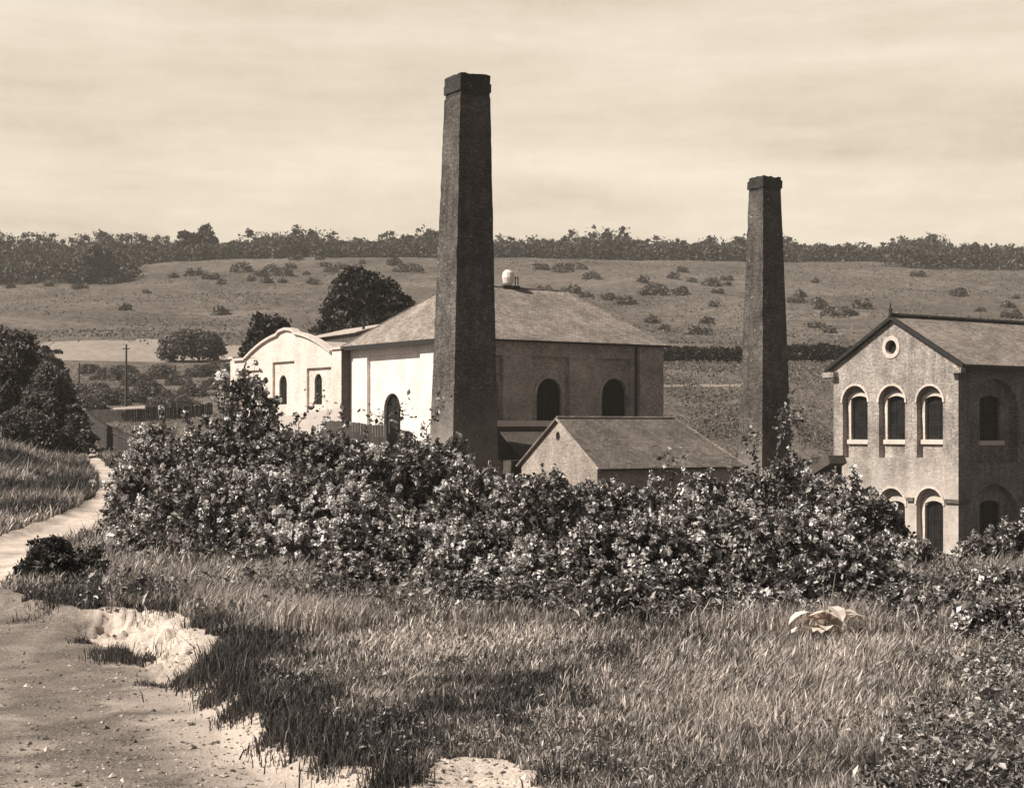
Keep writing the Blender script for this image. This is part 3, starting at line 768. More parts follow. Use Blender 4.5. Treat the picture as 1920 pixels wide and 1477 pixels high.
def build_back_shed():
    f = Frame(672, 124, 62); z0 = 0.0; root = f.root('corrugated_shed', 'dark walled shed with a pale corrugated roof behind the curved gable building', 'shed', z0)
    ze = (HOR-632)/F*124-z0+.45; zr = (HOR-613)/F*127-z0+.25; W = f.l(568); dep = 6.0
    mb = MB(); mb.poly([(0,0,0),(0,W,0),(0,W,ze),(0,0,ze)]); mb.poly([(dep,0,0),(dep,W,0),(dep,W,ze),(dep,0,ze)])
    for y in (0, W): mb.poly([(0,y,0),(dep,y,0),(dep,y,ze),(dep/2,y,zr),(0,y,ze)])
    mb.build('wall', M['wood'], root)
    r = MB(); r.slab([(-.3,-.3,ze-.05),(-.3,W+.3,ze-.05),(dep/2,W+.3,zr+.03),(dep/2,-.3,zr+.03)], .06); r.slab([(dep+.3,-.3,ze-.05),(dep+.3,W+.3,ze-.05),(dep/2,W+.3,zr+.03),(dep/2,-.3,zr+.03)], .06)
    rf = r.build('roof', M['corr'], root)
    p = MB(); p.tube([(.9,1.1,ze),(.9,1.1,ze+.9)],[.12,.12],8); p.build('stove_pipe', M['iron'], rf)
build_back_shed()

def chimney(name, label, px, d, ztop, s0, s1, zb, theta, lean, capspec, mat, seed, plinth=None, dark_cap='soot'):
    th = math.radians(theta); X = (px-960)/F*d; root = empty(name, (X, d, zb), label, 'chimney', None, math.pi/2-th)
    H = ztop-zb; r = rs(seed); mb = MB()
    n = 46; rings = []
    capz = H-capspec[-1][1]
    for i in range(n+1):
        t = i/n; z = t*capz; k = t*capz/H
        h = (s0+(s1-s0)*k)/2; 
        cx, cy = lean[0]*k, lean[1]*k
        j = lambda: r.uniform(-.012, .012)
        q = r.uniform(-.02, .02) + (.05 if .60 < t < .63 else 0)
        rings.append([(cx-h-q+j(),cy-h+j(),z),(cx+h+j(),cy-h+j(),z),(cx+h+j(),cy+h+j(),z),(cx-h-q+j(),cy+h+j(),z)])
    for a, b in zip(rings, rings[1:]):
        for i in range(4):
            p = [a[i], a[(i+1)%4], b[(i+1)%4], b[i]]
            ax = 0 if i in (0, 2) else 1
            mb.poly(p, [(q[ax], q[2]) for q in p])
    mb.build('shaft', M[mat], root)
    c = MB(); cx, cy = lean
    for (grow, zlo, zhi) in [(g, H-b, H-a) for g, b, a in [(q[0], q[1], q[2]) for q in capspec]]:
        h = s1/2+grow; m = []
        lo = [(cx-h,cy-h,zlo),(cx+h,cy-h,zlo),(cx+h,cy+h,zlo),(cx-h,cy+h,zlo)]
        hi = [(x+r.uniform(-.03,.03), y+r.uniform(-.03,.03), zhi+r.uniform(-.05,.05)) for x, y, _ in lo]
        m = 7; ring_ = lambda q, z, jz: [(q[e][0]+(q[(e+1)%4][0]-q[e][0])*i/m+r.uniform(-.02,.02), q[e][1]+(q[(e+1)%4][1]-q[e][1])*i/m+r.uniform(-.02,.02), z+r.uniform(-jz, jz)) for e in range(4) for i in range(m)]
        c.prism(ring_(lo, zlo, .015), ring_(lo, zhi, .05 if zhi > H-.02 else .015))
    h = s1/2-.35; c.box((cx-h,cy-h,H-.3),(cx+h,cy+h,H+.02))
    c.build('cap', M[dark_cap], root)
    if plinth:
        p = MB(); h = s0/2+.14; p.box((-h,-h,-1),(h,h,plinth-.25)); 
        p.prism([(-h,-h,plinth-.25),(h,-h,plinth-.25),(h,h,plinth-.25),(-h,h,plinth-.25)], [(-s0/2-.01,-s0/2-.01,plinth),(s0/2,-s0/2-.01,plinth),(s0/2,s0/2,plinth),(-s0/2-.01,s0/2,plinth)])
        p.build('plinth', M['plinth'], root)
    return root
# capspec: (growth, top offset start from H, ...) given as (grow, depth_low, depth_high)
chimney('brick_chimney', 'taller tapering square brick chimney in front of the hall', 868, 89, (HOR-145)/F*89, 3.03, 1.89, -3.95, 60, (.24, -.11),
        [(.02, .50, 0), (.07, .98, .5), (.0, 1.25, .98)], 'stack_brick', 3, plinth=2.1)
chimney('brick_chimney', 'shorter square brick chimney beside the gabled works building', 1434, 104, (HOR-334)/F*104, 2.74, 1.46, -5.6, 60, (0, 0),
        [(.03, .22, 0), (.10, .75, .22), (.02, .95, .75)], 'stack_brick_b', 8)

SMALL = Frame(1120, 80, 57)
def build_boiler_house():
    f = SMALL; z0 = -5.2; root = f.root('boiler_house', 'low brick shed with a pointed gable, one round vent and a slate roof', 'shed', z0)
    W = f.l(978); Tn = f.r(1386); ze = -2.02-z0; zr = .42-z0; hw = W/2
    mb = MB(); oc = [(hw+.02+.19*math.cos(a), zr-.95+.27*math.sin(a)) for a in np.linspace(0, 2*math.pi, 15)[:-1]]
    sheet(mb, 'L', [(0,0),(W,0),(W,ze),(hw,zr),(0,ze)], [oc], 0, .25)
    mb.poly([(0,0,0),(Tn,0,0),(Tn,0,ze),(0,0,ze)]); mb.poly([(Tn,0,0),(Tn,W,0),(Tn,W,ze),(Tn,0,ze)]); mb.poly([(0,W,0),(Tn,W,0),(Tn,W,ze),(0,W,ze)])
    mb.build('wall', M['shed_brick'], root)
    v = MB(); sheet(v, 'L', oc, [], .24, 0); v.build('round_vent', M['glass'], root)
    rm = MB(); o = .3; hz = .1; sl = (zr-ze)/hw; e = ze-o*sl+.06; hr = Tn-1.7
    rm.slab([(-.12,-o,e),(Tn+o,-o,e),(hr,hw,zr+.06),(-.12,hw,zr+.06)], .07); rm.slab([(-.12,W+o,e),(Tn+o,W+o,e),(hr,hw,zr+.06),(-.12,hw,zr+.06)], .07)
    rm.poly([(Tn+o,-o,e),(Tn+o,W+o,e),(hr,hw,zr+.06)])
    roof = rm.build('roof', M['slate_b'], root)
    rt = MB(); rt.tube([(-.1,hw,zr+.09),(hr,hw,zr+.09)],[.07,.07],6); rt.tube([(hr,hw,zr+.09),(Tn+o,-o,e+.03)],[.06,.06],6); rt.build('ridge_tiles', M['slate'], roof)
    vg = MB(); 
    for y0 in (-o, W+o): vg.tube([(-.15,y0,e-.02),(-.15,hw,zr+.02)],[.055,.055],5)
    vg.build('verge', M['shed_brick'], roof)
    g = MB(); g.box((-.1,-o-.12,e-.12),(Tn+o,-o,e-.01)); g.build('gutter', M['iron'], root)
build_boiler_house()

def build_yard_wall():
    f = Frame(905, 93, 57); z0 = -4.5; root = f.root('yard_wall', 'dark brick yard wall with a pale coping between the tall chimney and the low shed', 'wall', z0)
    Tn = 13.5; h = (HOR-800)/F*93-z0+.02
    mb = MB(); mb.box((0,0,0),(Tn,.4,h)); mb.build('wall', M['dark_brick'], root)
    c = MB(); c.box((-.1,-.15,h+.003),(Tn+.1,.6,h+.36)); c.build('coping', M['chalk_paint'], root)
build_yard_wall()
def build_lean_to():
    f = Frame(985, 90.5, 57); z0 = -4.6; root = f.root('lean_to', 'small dark lean-to roof tucked left of the low gabled shed', 'shed', z0)
    mb = MB(); mb.box((0,0,0),(3.6,2.4,2.6)); mb.build('wall', M['dark_brick'], root)
    r = MB(); r.slab([(-.2,-.2,2.62),(3.8,-.2,2.62),(3.8,2.4,4.3),(-.2,2.4,4.3)], .08); r.build('roof', M['dark_brick'], root)
build_lean_to()

WORKS = Frame(1797, 86, 55)
def build_works():
    f = WORKS; z0 = -9.0; root = f.root('pump_house', 'tall two storey gabled works building with three arched windows on each floor of its gable', 'building', z0)
    W = f.l(1563); hw = W/2; Tn = 24.0; dep = .42
    zrow = lambda row, t: f.zl(row, t)-z0
    ze = zrow(681, 0.2); zr = f.zl(600, hw)-z0
    mb = MB(); holes = []; up = []; lo = []
    for a, b in ((1580,1627),(1648,1697),(1719,1768)):
        l0, l1 = f.l(b), f.l(a); c = (l0+l1)/2; w = l1-l0
        up.append((l0, l1, zrow(858, c), zrow(723, c))); lo.append((l0-.02, l1+.02, .8, zrow(915, c)))
    zs = zrow(934, hw)
    oc_c = (f.l(1671), zrow(651, f.l(1671))); oc = [(oc_c[0]+.42*math.cos(a), oc_c[1]+.42*math.sin(a)) for a in np.linspace(0, 2*math.pi, 21)[:-1]]
    holes = [arch(*u) for u in up] + [arch(*u) for u in lo] + [oc]
    sheet(mb, 'L', [(0,0),(W,0),(W,ze),(hw,zr),(0,ze)], holes, 0, dep)
    wins = []
    for k, (l0, l1, z1, z2) in enumerate(up):
        c = (l0+l1)/2; hwid = .66; wz0 = zrow(824, c)+.0; wz1 = zrow(742, c)
        sheet(mb, 'L', arch(l0, l1, z1, z2), [arch(c-hwid, c+hwid, wz0, wz1, .18)], dep, .22); wins.append(('L', c-hwid, c+hwid, wz0, wz1))
    for k, (l0, l1, z1, z2) in enumerate(lo):
        c = (l0+l1)/2; hwid = .66; wz0 = 1.6; wz1 = zrow(939, c)
        sheet(mb, 'L', arch(l0, l1, z1, z2), [arch(c-hwid, c+hwid, wz0, wz1, .3)], dep, .22); wins.append(('L', c-hwid, c+hwid, wz0, wz1))
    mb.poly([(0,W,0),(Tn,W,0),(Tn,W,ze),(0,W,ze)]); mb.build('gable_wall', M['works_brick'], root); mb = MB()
    # right hand face: bays of larger recesses
    zR = lambda row, t: f.zr(row, t)-z0
    t0, t1 = f.r(1819), f.r(1908); bay = 5.6; rec = []; 
    for k in range(4):
        a, b = t0+bay*k, t1+bay*k
        rec.append((a, b, zR(868, t0), zR(709, t0+1.8))); rec.append((a, b, .8, zR(908, t0+1.8)))
    sheet(mb, 'R', rect(0, Tn, 0, ze), [arch(a, b, z1, z2, 1.3) for a, b, z1, z2 in rec], 0, dep)
    wc0, wc1 = f.r(1837, dep), f.r(1875, dep)
    for k, (a, b, z1, z2) in enumerate(rec):
        s = bay*(k//2); lower = k % 2
        wz0, wz1 = (zR(826, 3), zR(741, 3)) if not lower else (1.4, zR(938, 3))
        sheet(mb, 'R', arch(a, b, z1, z2, 1.3), [arch(wc0+s, wc1+s, wz0, wz1, .2)], dep, .22); wins.append(('R', wc0+s, wc1+s, wz0, wz1))
    mb.poly([(Tn,0,0),(Tn,W,0),(Tn,W,ze),(Tn,hw,zr),(Tn,0,ze)])
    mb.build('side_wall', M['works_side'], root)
    # string course broken by the lower arches, and arch hoods
    cuts = sorted([(l0-.16, l1+.16) for l0, l1, _, _ in lo]); q = -.12
    def course(a, b): tr = MB(); tr.box(a, b); tr.build('string_course', M['band'], root)
    for a, b in cuts + [(W+.0, 0)]:
        if a-q > .05: course((-.12, q, zs-.12), (0, a, zs+.1))
        q = b
    q = 0.0
    for a, b, _, _ in rec[1::2]:
        course((q, -.12, zs-.12), (a-.15, 0, zs+.1)); q = b+.15
    for l0, l1, z1, z2 in up + lo:
        hd = MB(); full = arch(l0-.002, l1+.002, z2-(l1-l0)/2-.01, z2, None, 14)[2:]
        for i in range(len(full)-1):
            c = ((l0+l1)/2, z2-(l1-l0)/2)
            g = lambda p, t: (c[0]+(p[0]-c[0])*(1+t), c[1]+(p[1]-c[1])*(1+t))
            a, b = full[i], full[i+1]; a2, b2 = g(a, .13), g(b, .13)
            hd.prism([P3('L',*a,-.06),P3('L',*b,-.06),P3('L',*b2,-.06),P3('L',*a2,-.06)], [P3('L',*a,.0),P3('L',*b,.0),P3('L',*b2,.0),P3('L',*a2,.0)])
        if i == len(full)-2: hd.build('arch_hood', M['works_trim'], root)
    hd = MB(); ring(hd, 'L', oc, .24, 0, .05); hd.build('round_surround', M['works_trim'], root)
    oo = MB(); sheet(oo, 'L', oc, [], .3, 0); oo.build('round_window', M['glass'], root)
    for face, a, b, z0_, z1_ in wins:
        w = window(root, face, a, b, z0_, z1_, dep+.2, .18 if z0_ > 4 else .25, bars=(3, 6), frame=.06)
        s = MB(); s.box(P3(face, a-.22, z0_-.26, dep-.16), P3(face, b+.22, z0_-.004, dep+.1)); s.build('sill', M['coping'], w)
        if face == 'L':
            i = MB(); ring(i, 'L', arch(a, b, z0_, z1_, .18), .26, dep, .05); i.build('surround', M['works_trim'], w)
    # roof
    rm = MB(); o = .5; e = ze+.04; sl = (zr-ze)/hw; rz = zr+.22
    rm.slab([(-.25,-o,ze-o*sl+.22),(Tn+.3,-o,ze-o*sl+.22),(Tn+.3,hw,rz),(-.25,hw,rz)], .12)
    rm.slab([(-.25,W+o,ze-o*sl+.22),(Tn+.3,W+o,ze-o*sl+.22),(Tn+.3,hw,rz),(-.25,hw,rz)], .12)
    roof = rm.build('roof', M['slate'], root)
    rt = MB(); rt.tube([(-.3,hw,rz+.06),(Tn+.3,hw,rz+.06)],[.13,.13],6)
    for x in np.arange(0, Tn, .6): rt.box((x-.05,hw-.03,rz+.13),(x+.1,hw+.03,rz+.20))
    rt.build('ridge_tiles', M['soot'], roof)
    fn = MB(); fn.tube([(-.25,hw,rz),(-.25,hw,rz+.35),(-.25,hw,rz+.8)],[.12,.07,.02],8); fn.tube([(-.25,hw,rz+.3),(-.25,hw,rz+.42)],[.13,.13],8); fn.build('finial', M['soot'], roof)
    bb = MB()
    for y0 in (-o, W+o):
        q = -.28
        bb.prism([(q,y0,ze-o*sl+.03),(q+.2,y0,ze-o*sl+.03),(q+.2,y0,ze-o*sl+.25),(q,y0,ze-o*sl+.25)], [(q,hw,rz-.19),(q+.2,hw,rz-.19),(q+.2,hw,rz+.03),(q,hw,rz+.03)])
    bb.build('bargeboard', M['dark_paint'], roof)
    for y0, y1 in ((-.5,.35),(W-.35,W+.55)):
        kn = MB(); kn.box((-.4,y0,ze-.55),(.4 if y0 > 0 else .0,y1,ze-.25)) if y0 > 0 else kn.box((-.4,y0,ze-.55),(-.003,y1,ze-.25))
        kn.build('kneeler', M['works_brick'], root)
    g = MB(); g.box((0,-.55,ze-.42),(Tn,-.38,ze-.18)); g.build('gutter', M['iron'], root)
    ev = MB(); ev.box((.01,-.3,ze-.5),(Tn,-.002,ze-.12)); ev.build('eaves_course', M['works_side'], root)
build_works()

def build_side_shed():
    f = Frame(1556, 90, 55); z0 = -8.0
    root = f.root('side_shed', 'dark sloping shed roof against the left side of the gabled works building', 'shed', z0)
    zt = (HOR-853)/F*91-z0; zb = (HOR-912)/F*93-z0; W = 3.6
    mb = MB(); mb.poly([(.0,0,0),(.0,W,0),(.0,W,zb-.35),(0,0,zt-.35)]); mb.poly([(1.0,0,0),(1.0,W,0),(1.0,W,zb-.35),(1.0,0,zt-.35)]); mb.poly([(0,W,0),(1.0,W,0),(1.0,W,zb-.35),(0,W,zb-.35)])
    mb.build('wall', M['dark_brick'], root)
    r = MB(); r.slab([(-.3,-.1,zt),(1.1,-.1,zt),(1.1,W+.3,zb),(-.3,W+.3,zb)], .5); rf = r.build('roof', M['dark_brick'], root)
build_side_shed()

# ------------------------------------------------------------------ fences, poles, low walls
def paling_fence(name, label, pts, h, gap, mat, wid=.09, lean=.03, seed=1, rail=True):
    r = rs(seed); x0, y0 = pts[0]; z0 = gz(x0, y0); root = empty(name, (x0, y0, z0), label, 'fence')
    mb = MB()
    for (a, b) in zip(pts, pts[1:]):
        a = Vector(a); b = Vector(b); L = (b-a).length; d = (b-a)/L; n = Vector((-d.y, d.x)); k = 0
        while k < L:
            p = a+d*k; z = gz(p.x, p.y)-z0; hh = h*r.uniform(.9, 1.06); q = Vector((p.x-x0, p.y-y0)); w = wid/2
            lx = r.uniform(-lean, lean)
            lo = [(q.x-d.x*w-n.x*.012, q.y-d.y*w-n.y*.012, z-.1),(q.x+d.x*w-n.x*.012, q.y+d.y*w-n.y*.012, z-.1),(q.x+d.x*w+n.x*.012, q.y+d.y*w+n.y*.012, z-.1),(q.x-d.x*w+n.x*.012, q.y-d.y*w+n.y*.012, z-.1)]
            hi = [(x+d.x*lx, y+d.y*lx, z+hh) for x, y, _ in lo]; mb.prism(lo, hi); k += gap
        k = 0
        for zz in (.25*h, .8*h):
            m = 12; rb = MB()
            pp = [(a+d*L*i/m) for i in range(m+1)]
            rb.tube([(p.x-x0+n.x*.05, p.y-y0+n.y*.05, gz(p.x,p.y)-z0+zz) for p in pp], [.035]*(m+1), 4); rb.build('rail', M[mat], root)
    mb.build('palings', M[mat], root)
fp = [G(160, 846), ]
paling_fence('paling_fence', 'dark paling fence running beside the path towards the telegraph pole', [G(250, 872), G(215, 850), G(185, 826), G(160, 800)], 1.5, .14, 'wood', .1, seed=4)
paling_fence('boundary_fence', 'low dark board fence with a whitened top below the telegraph pole', [G(166, 792), G(250, 791), G(330, 786), G(400, 778)], 1.15, .2, 'wood', .17, seed=5)
wl = empty('whitened_board', (0,0,0), 'whitewashed plank lying along the top of the low dark fence', 'plank')
a, b = G(212, 792), G(272, 790); mb = MB(); za, zb_ = gz(*a), gz(*b); wl.location = (*a, za)
mb.prism([(0,-.1,1.16),(0,.2,1.16),(0,.2,1.32),(0,-.1,1.32)], [(b[0]-a[0],b[1]-a[1]-.1,zb_-za+1.16),(b[0]-a[0],b[1]-a[1]+.2,zb_-za+1.16),(b[0]-a[0],b[1]-a[1]+.2,zb_-za+1.42),(b[0]-a[0],b[1]-a[1]-.1,zb_-za+1.42)]); mb.build('board', M['chalk_paint'], wl)

def board_fence():
    d = 78; pts = [((590-960)/F*d, d+3), ((655-960)/F*d, d), ((728-960)/F*d, d-1), ((760-960)/F*d, d+6)]
    r = rs(9); root = empty('board_fence', (pts[0][0], pts[0][1], gz(*pts[0])), 'tall dark board fence in front of the pale hall, behind the rose bushes', 'fence')
    mb = MB(); ox, oy, oz = root.location; tops = [.35, .22, .05, -.3]
    for i in range(3):
        a = Vector(pts[i]); b = Vector(pts[i+1]); L = (b-a).length; dd = (b-a)/L; k = 0
        while k < L:
            p = a+dd*k; t = tops[i]+(tops[i+1]-tops[i])*k/L + r.uniform(-.04, .04); q = a+dd*min(L, k+.16); z = gz(p.x, p.y)-.2
            y = r.uniform(-.01, .01)
            mb.prism([(p.x-ox,p.y-oy+y,z-oz),(q.x-ox,q.y-oy+y,z-oz),(q.x-ox,q.y-oy+.03+y,z-oz),(p.x-ox,p.y-oy+.03+y,z-oz)], [(p.x-ox,p.y-oy+y,t-oz),(q.x-ox,q.y-oy+y,t-oz),(q.x-ox,q.y-oy+.03+y,t-oz),(p.x-ox,p.y-oy+.03+y,t-oz)]); k += .17
    mb.build('boards', M['wood'], root)
board_fence()
def low_wall():
    d = 95; a = ((520-960)/F*d, d); b = ((646-960)/F*d, d-1.5); z = -1.3; root = empty('whitewashed_wall', (*a, z), 'low whitewashed wall rising to the right under the curved gable', 'wall')
    L = Vector((b[0]-a[0], b[1]-a[1], 0)); mb = MB(); h0, h1 = (HOR-782)/F*d-z, (HOR-763)/F*(d-1.5)-z
    mb.prism([(0,0,0),(L.x,L.y,0),(L.x,L.y+.6,0),(0,.6,0)], [(0,0,h0),(L.x,L.y,h1),(L.x,L.y+.6,h1),(0,.6,h0)]); mb.build('masonry', M['chalk_paint'], root)
low_wall()

def pole(name, label, px, row, toprow, arms):
    X, d = G(px, row); z = gz(X, d); h = (HOR-toprow)/F*d-z; root = empty(name, (X, d, z), label, 'pole')
    mb = MB(); mb.tube([(0,0,-.3),(.01,0,h*.5),(.05,0,h)], [.13,.11,.08], 8); mb.build('post', M['pole'], root)
    if arms:
        m2 = MB(); m2.box((.14,-.06,h*.3),(.26,.06,h*.72)); m2.build('stay_post', M['pole'], root)
        m = MB(); m.box((-.3,-.05,h-.5),(.35,.05,h-.4)); m.build('cross_arm', M['pole'], root)
        for x in (-.25, .3): i = MB(); i.tube([(x,0,h-.4),(x,0,h-.3),(x,0,h-.26)],[.04,.05,.02],6); i.build('insulator', M['metal'], root)
pole('telegraph_pole', 'tall thin telegraph pole standing behind the low whitened fence', 236, 785, 645, True)
pole('marker_post', 'short thin post in the scrub left of the telegraph pole', 148, 720, 680, False)

# ------------------------------------------------------------------ near bushes
def bush(name, label, px, d, wpx, toprow, seed, n=7000, size=.052, flowers=.05, mat='bushleaf', shoots=(), cat_='bush', group=None, depth=None, nl=10):
    r = rs(seed); X = (px-960)/F*d; z0 = gz(X, d); h = (HOR-toprow)/F*d - z0; w = wpx/F*d*1.05; dp = depth or max(1.6, w*.75)
    root = empty(name, (X, d, z0-.05), label, cat_, group)
    L = rand_lobes(w, dp, h*.94, r, nl, .12)
    A = np.array(L)
    # arching sprays that break the outline
    ns = int(n/26); P, Dv = dome_pts(w, dp, h*.97, ns, r, seed, .6); ns = len(P)
    dirs = unit(Dv*.9 + r.normal(size=(ns,3))*.6 + np.array([0,0,.55])); ln = r.uniform(.16, .5, ns)*min(1.2, h/2.0); lg = r.rand(ns) < .09; ln = np.where(lg, ln*1.9, ln); dirs[lg] = unit(dirs[lg]+np.array([0,0,.7]))
    k = 26; t = np.tile(np.linspace(0, 1, k), ns); ii = np.repeat(np.arange(ns), k)
    pts = P[ii] + dirs[ii]*(ln[ii]*t)[:,None] + r.normal(size=(ns*k,3))*.035; pts[:,2] -= (t**2)*ln[ii]*.25
    # tall single shoots
    extra = []; tips = []
    for (sx, srow, ex, erow) in shoots:
        a = np.array([(sx-960)/F*d-X, 0, (HOR-srow)/F*d-z0]); b = np.array([(ex-960)/F*d-X, -.2, (HOR-erow)/F*d-z0])
        m = 110 if px == 1480 else 46; tt = r.rand(m)**(.35 if px == 1480 else .6); q = a+(b-a)*tt[:,None]; q[:,2] += np.sin(tt*math.pi)*.12*np.linalg.norm(b-a)*(1 if abs(b[0]-a[0]) > abs(b[2]-a[2]) else 0)
        q += r.normal(size=(m,3))*(.03+.13*(tt>.6))[:,None]; extra.append(q); tips.append((a, b))
    if extra: pts = np.vstack([pts]+extra)
    pts = pts[pts[:,2] > .02]
    s = size*(d/34.0)**.5*np.exp(np.clip(r.normal(size=len(pts))*.35, -.8, .55))
    V, f_, tt_ = leaf_mesh(pts, s, r, .62, .5)
    mesh_np('foliage', V, f_, tt_, M[mat], root)
    if flowers:
        nf = int(ns*flowers*9); wt = np.clip(fbm(P[:,0]*1+seed, P[:,2]*1+P[:,1], 1.3, seed+4, 2)-.42, .01, 1)**1.4; q = r.choice(ns, nf, p=wt/wt.sum()); C = P[q]+dirs[q]*(ln[q]*r.uniform(.75, 1.1, nf))[:,None]; C[:,2] -= .2*ln[q]; C = C[C[:,2] > .1]; nf = len(C)
        pt = 5; CC = np.repeat(C, pt, 0); ang = np.tile(np.arange(pt)*2*math.pi/pt, nf)
        fs = np.repeat(.031*np.exp(r.normal(size=nf)*.4), pt)*(d/34.)**.3; CC = CC + np.stack([np.cos(ang)*fs, -.35*fs+np.sin(ang)*fs*.5, np.sin(ang)*fs*.8], 1)
        V, f_, tt_ = leaf_mesh(CC, fs*.75, r, .8, .7); mesh_np('blossom', V, f_, tt_, M['petal'], root)
    mb = MB()
    for i in range(12):
        l = L[i % len(L)]; e = Vector((l[0], l[1], l[2]+l[5]*.6)); b = Vector((l[0]*.25+r.uniform(-.1,.1), l[1]*.25, 0)); m = b.lerp(e, .5)+Vector((r.uniform(-.15,.15), r.uniform(-.1,.1), .15*h))
        mb.tube([b, m, e], [.022, .016, .006], 5)
    for a, b in tips: a = Vector(a); b = Vector(b); mb.tube([a-Vector((0,0,.5)), a, a.lerp(b,.5)+Vector((0,0,.04)), b], [.016,.014,.010,.005], 5)
    mb.build('branches', M['twig'], root)
    return root

BL = [
 (288,38,140,805,'rose bush beside the narrow bend of the path, leftmost of the flowering bushes',7000,.07),
 (345,41,220,760,'rose bush behind the leftmost flowering bush, below the valley scrub',9000,.06),
 (462,42,165,690,'tallest dark rose bush rising before the curved gable',11000,.045),
 (575,39,180,792,'rose bush right of the tallest one, under the narrow arched windows',9000,.06),
 (400,34,320,862,'broad flowering bush in front of the tallest bush',13000,.08),
 (665,40,250,796,'rose bush in front of the dark board fence',8000,.05),
 (600,32,300,885,'wide bush thick with cream blossom in the lower left of the thicket',13000,.11),
 (775,40,220,822,'rose bush below the arched doorway of the pale hall',8000,.06),
 (760,30,300,915,'low bush crowded with blossom, left of the tall chimney foot',13000,.12),
 (885,39,190,885,'rose bush hiding the foot of the tall chimney',7000,.07),
 (905,27.5,230,985,'low bramble below the tall chimney, above the long grass',9000,.07),
 (1010,37,220,893,'bramble in front of the dark yard wall and the shed gable',7500,.06),
 (1135,39,220,908,'bramble under the near corner of the low shed',7000,.05),
 (1060,25.5,230,1010,'dark bramble with a few blossoms above the bright dry grass',10000,.08),
 (1255,39,240,905,'bramble along the wall of the low shed, topped by one thin sprig',8000,.05),
 (1190,24.5,250,985,'dense dark bramble in the middle, with the deepest shade at its foot',12500,.07),
 (1385,38,230,893,'bramble left of the shorter chimney, under the hipped end of the shed',8000,.06),
 (1355,26.5,300,965,'wide bramble in the middle foreground of the right hand thicket',13000,.08),
 (1480,37,200,866,'bramble with tall upright shoots before the shorter chimney',8500,.06),
 (1585,34,200,893,'bramble covering the lower left windows of the gabled building',9000,.06),
 (1515,24.5,300,970,'broad bramble speckled with blossom behind the pale broad leaves',13000,.09),
 (1665,31,200,990,'bramble below the gable corner of the works building',8500,.06),
 (1655,24.5,230,1050,'darkest low bramble right of the pale broad leaves',11000,.05),
 (1800,34,190,1040,'bramble under the dark side wall of the works building',7500,.06),
 (1902,33,180,975,'bramble at the right edge, reaching up the works wall',8500,.06),
 (690,27.5,190,1035,'low sprawling bramble creeping into the grass below the blossom covered bush',4500,.08),
 (850,25.5,170,1065,'small bramble tuft at the front of the thicket, above the bright dry grass',3800,.08),
 (1000,24.5,170,1075,'low dark bramble jutting forward just right of the dry grass',3800,.06),
 (1130,23,190,1085,'deep shadowed low bramble at the front centre of the thicket',5000,.05),
 (1290,23,190,1090,'small sprawling bramble left of the pale broad leaves',4600,.06),
 (1420,23.5,170,1090,'low bramble directly behind the left edge of the pale broad leaves',4200,.07),
 (1730,22.5,190,1095,'low bramble in front of the darkest one, near the right edge',4600,.05),
 (1880,20.5,200,1120,'nearest bramble, cut by the right edge of the picture',5200,.04),
 (1865,26,250,1062,'low bramble in the right hand corner of the thicket',11000,.07),
]
SH = {462:[(470,740,480,684),(430,760,405,715)], 775:[(765,830,700,770),(800,800,838,745),(730,775,765,765)], 1480:[(1450,880,1478,752),(1470,880,1492,765),(1425,900,1405,800)],
      1255:[(1245,905,1247,845),(1258,900,1272,862)], 575:[(560,790,606,735)], 880:[(835,850,800,745)], 1660:[(1655,980,1672,900)], 1895:[(1880,960,1860,925)]}
for i, (px, d, w, top, lab, n, fl) in enumerate(BL):
    rose = 'rose' in lab or 'flower' in lab or 'blossom' in lab and px < 1000
    bush('rose_bush' if rose else 'bramble_bush', lab, px, d, w, top+(30 if px < 600 else 8), 500+i*3, int(n*1.9), flowers=fl*(4.5 if rose else 3.6), mat='bushleaf' if rose else 'bushleaf_b', shoots=SH.get(px, ()),
         group='flowering rose bushes in the thicket' if rose else 'brambles in the thicket', nl=13)
bush('clipped_shrub', 'rounded dark shrub on the verge between path and road at the left', 122, 29, 160, 1012, 700, 6500, .05, 0, 'leafdark', nl=12)
# pale broad-leaved plant
def broad_plant():
    X, d = G(1550, 1200); root = empty('broad_leaved_plant', (X, d, gz(X, d)), 'clump of large pale drooping leaves in front of the right hand brambles', 'plant'); r = rs(71); mb = MB()
    for i in range(26):
        a = r.uniform(0, 6.28); q = r.uniform(.05, .55); c = Vector((math.cos(a)*q, math.sin(a)*q*.5, r.uniform(.12, .42))); L = r.uniform(.12, .2); W = L*.6
        dx = Vector((math.cos(a), math.sin(a)*.7, r.uniform(-.5, .1))).normalized(); sd = dx.cross(Vector((0,0,1))).normalized(); up = sd.cross(dx)
        pr = [(-1,.0),(-.6,.75),(0,1),(.55,.7),(1,0)]
        for (t0, w0), (t1, w1) in zip(pr, pr[1:]):
            for s in (-1, 1):
                p = lambda t, w: c+dx*L*t+sd*s*W*w+up*(-.3*L*t*t+.12*L*w)
                m = [p(t0,0), p(t1,0), p(t1,w1), p(t0,w0)]
                mb.poly([m[0], m[1], m[2]] if w0 == 0 else ([m[0], m[1], m[3]] if w1 == 0 else m))
    mb.build('leaves', M['biggleaf'], root)
    st = MB()
    for ex, h in ((.12,.9),(-.05,.75),(.3,.6)): st.tube([(0,0,0),(ex*.5,0,h*.55),(ex,0,h)],[.014,.01,.005],5)
    st.build('stem', M['twig'], root)
broad_plant()

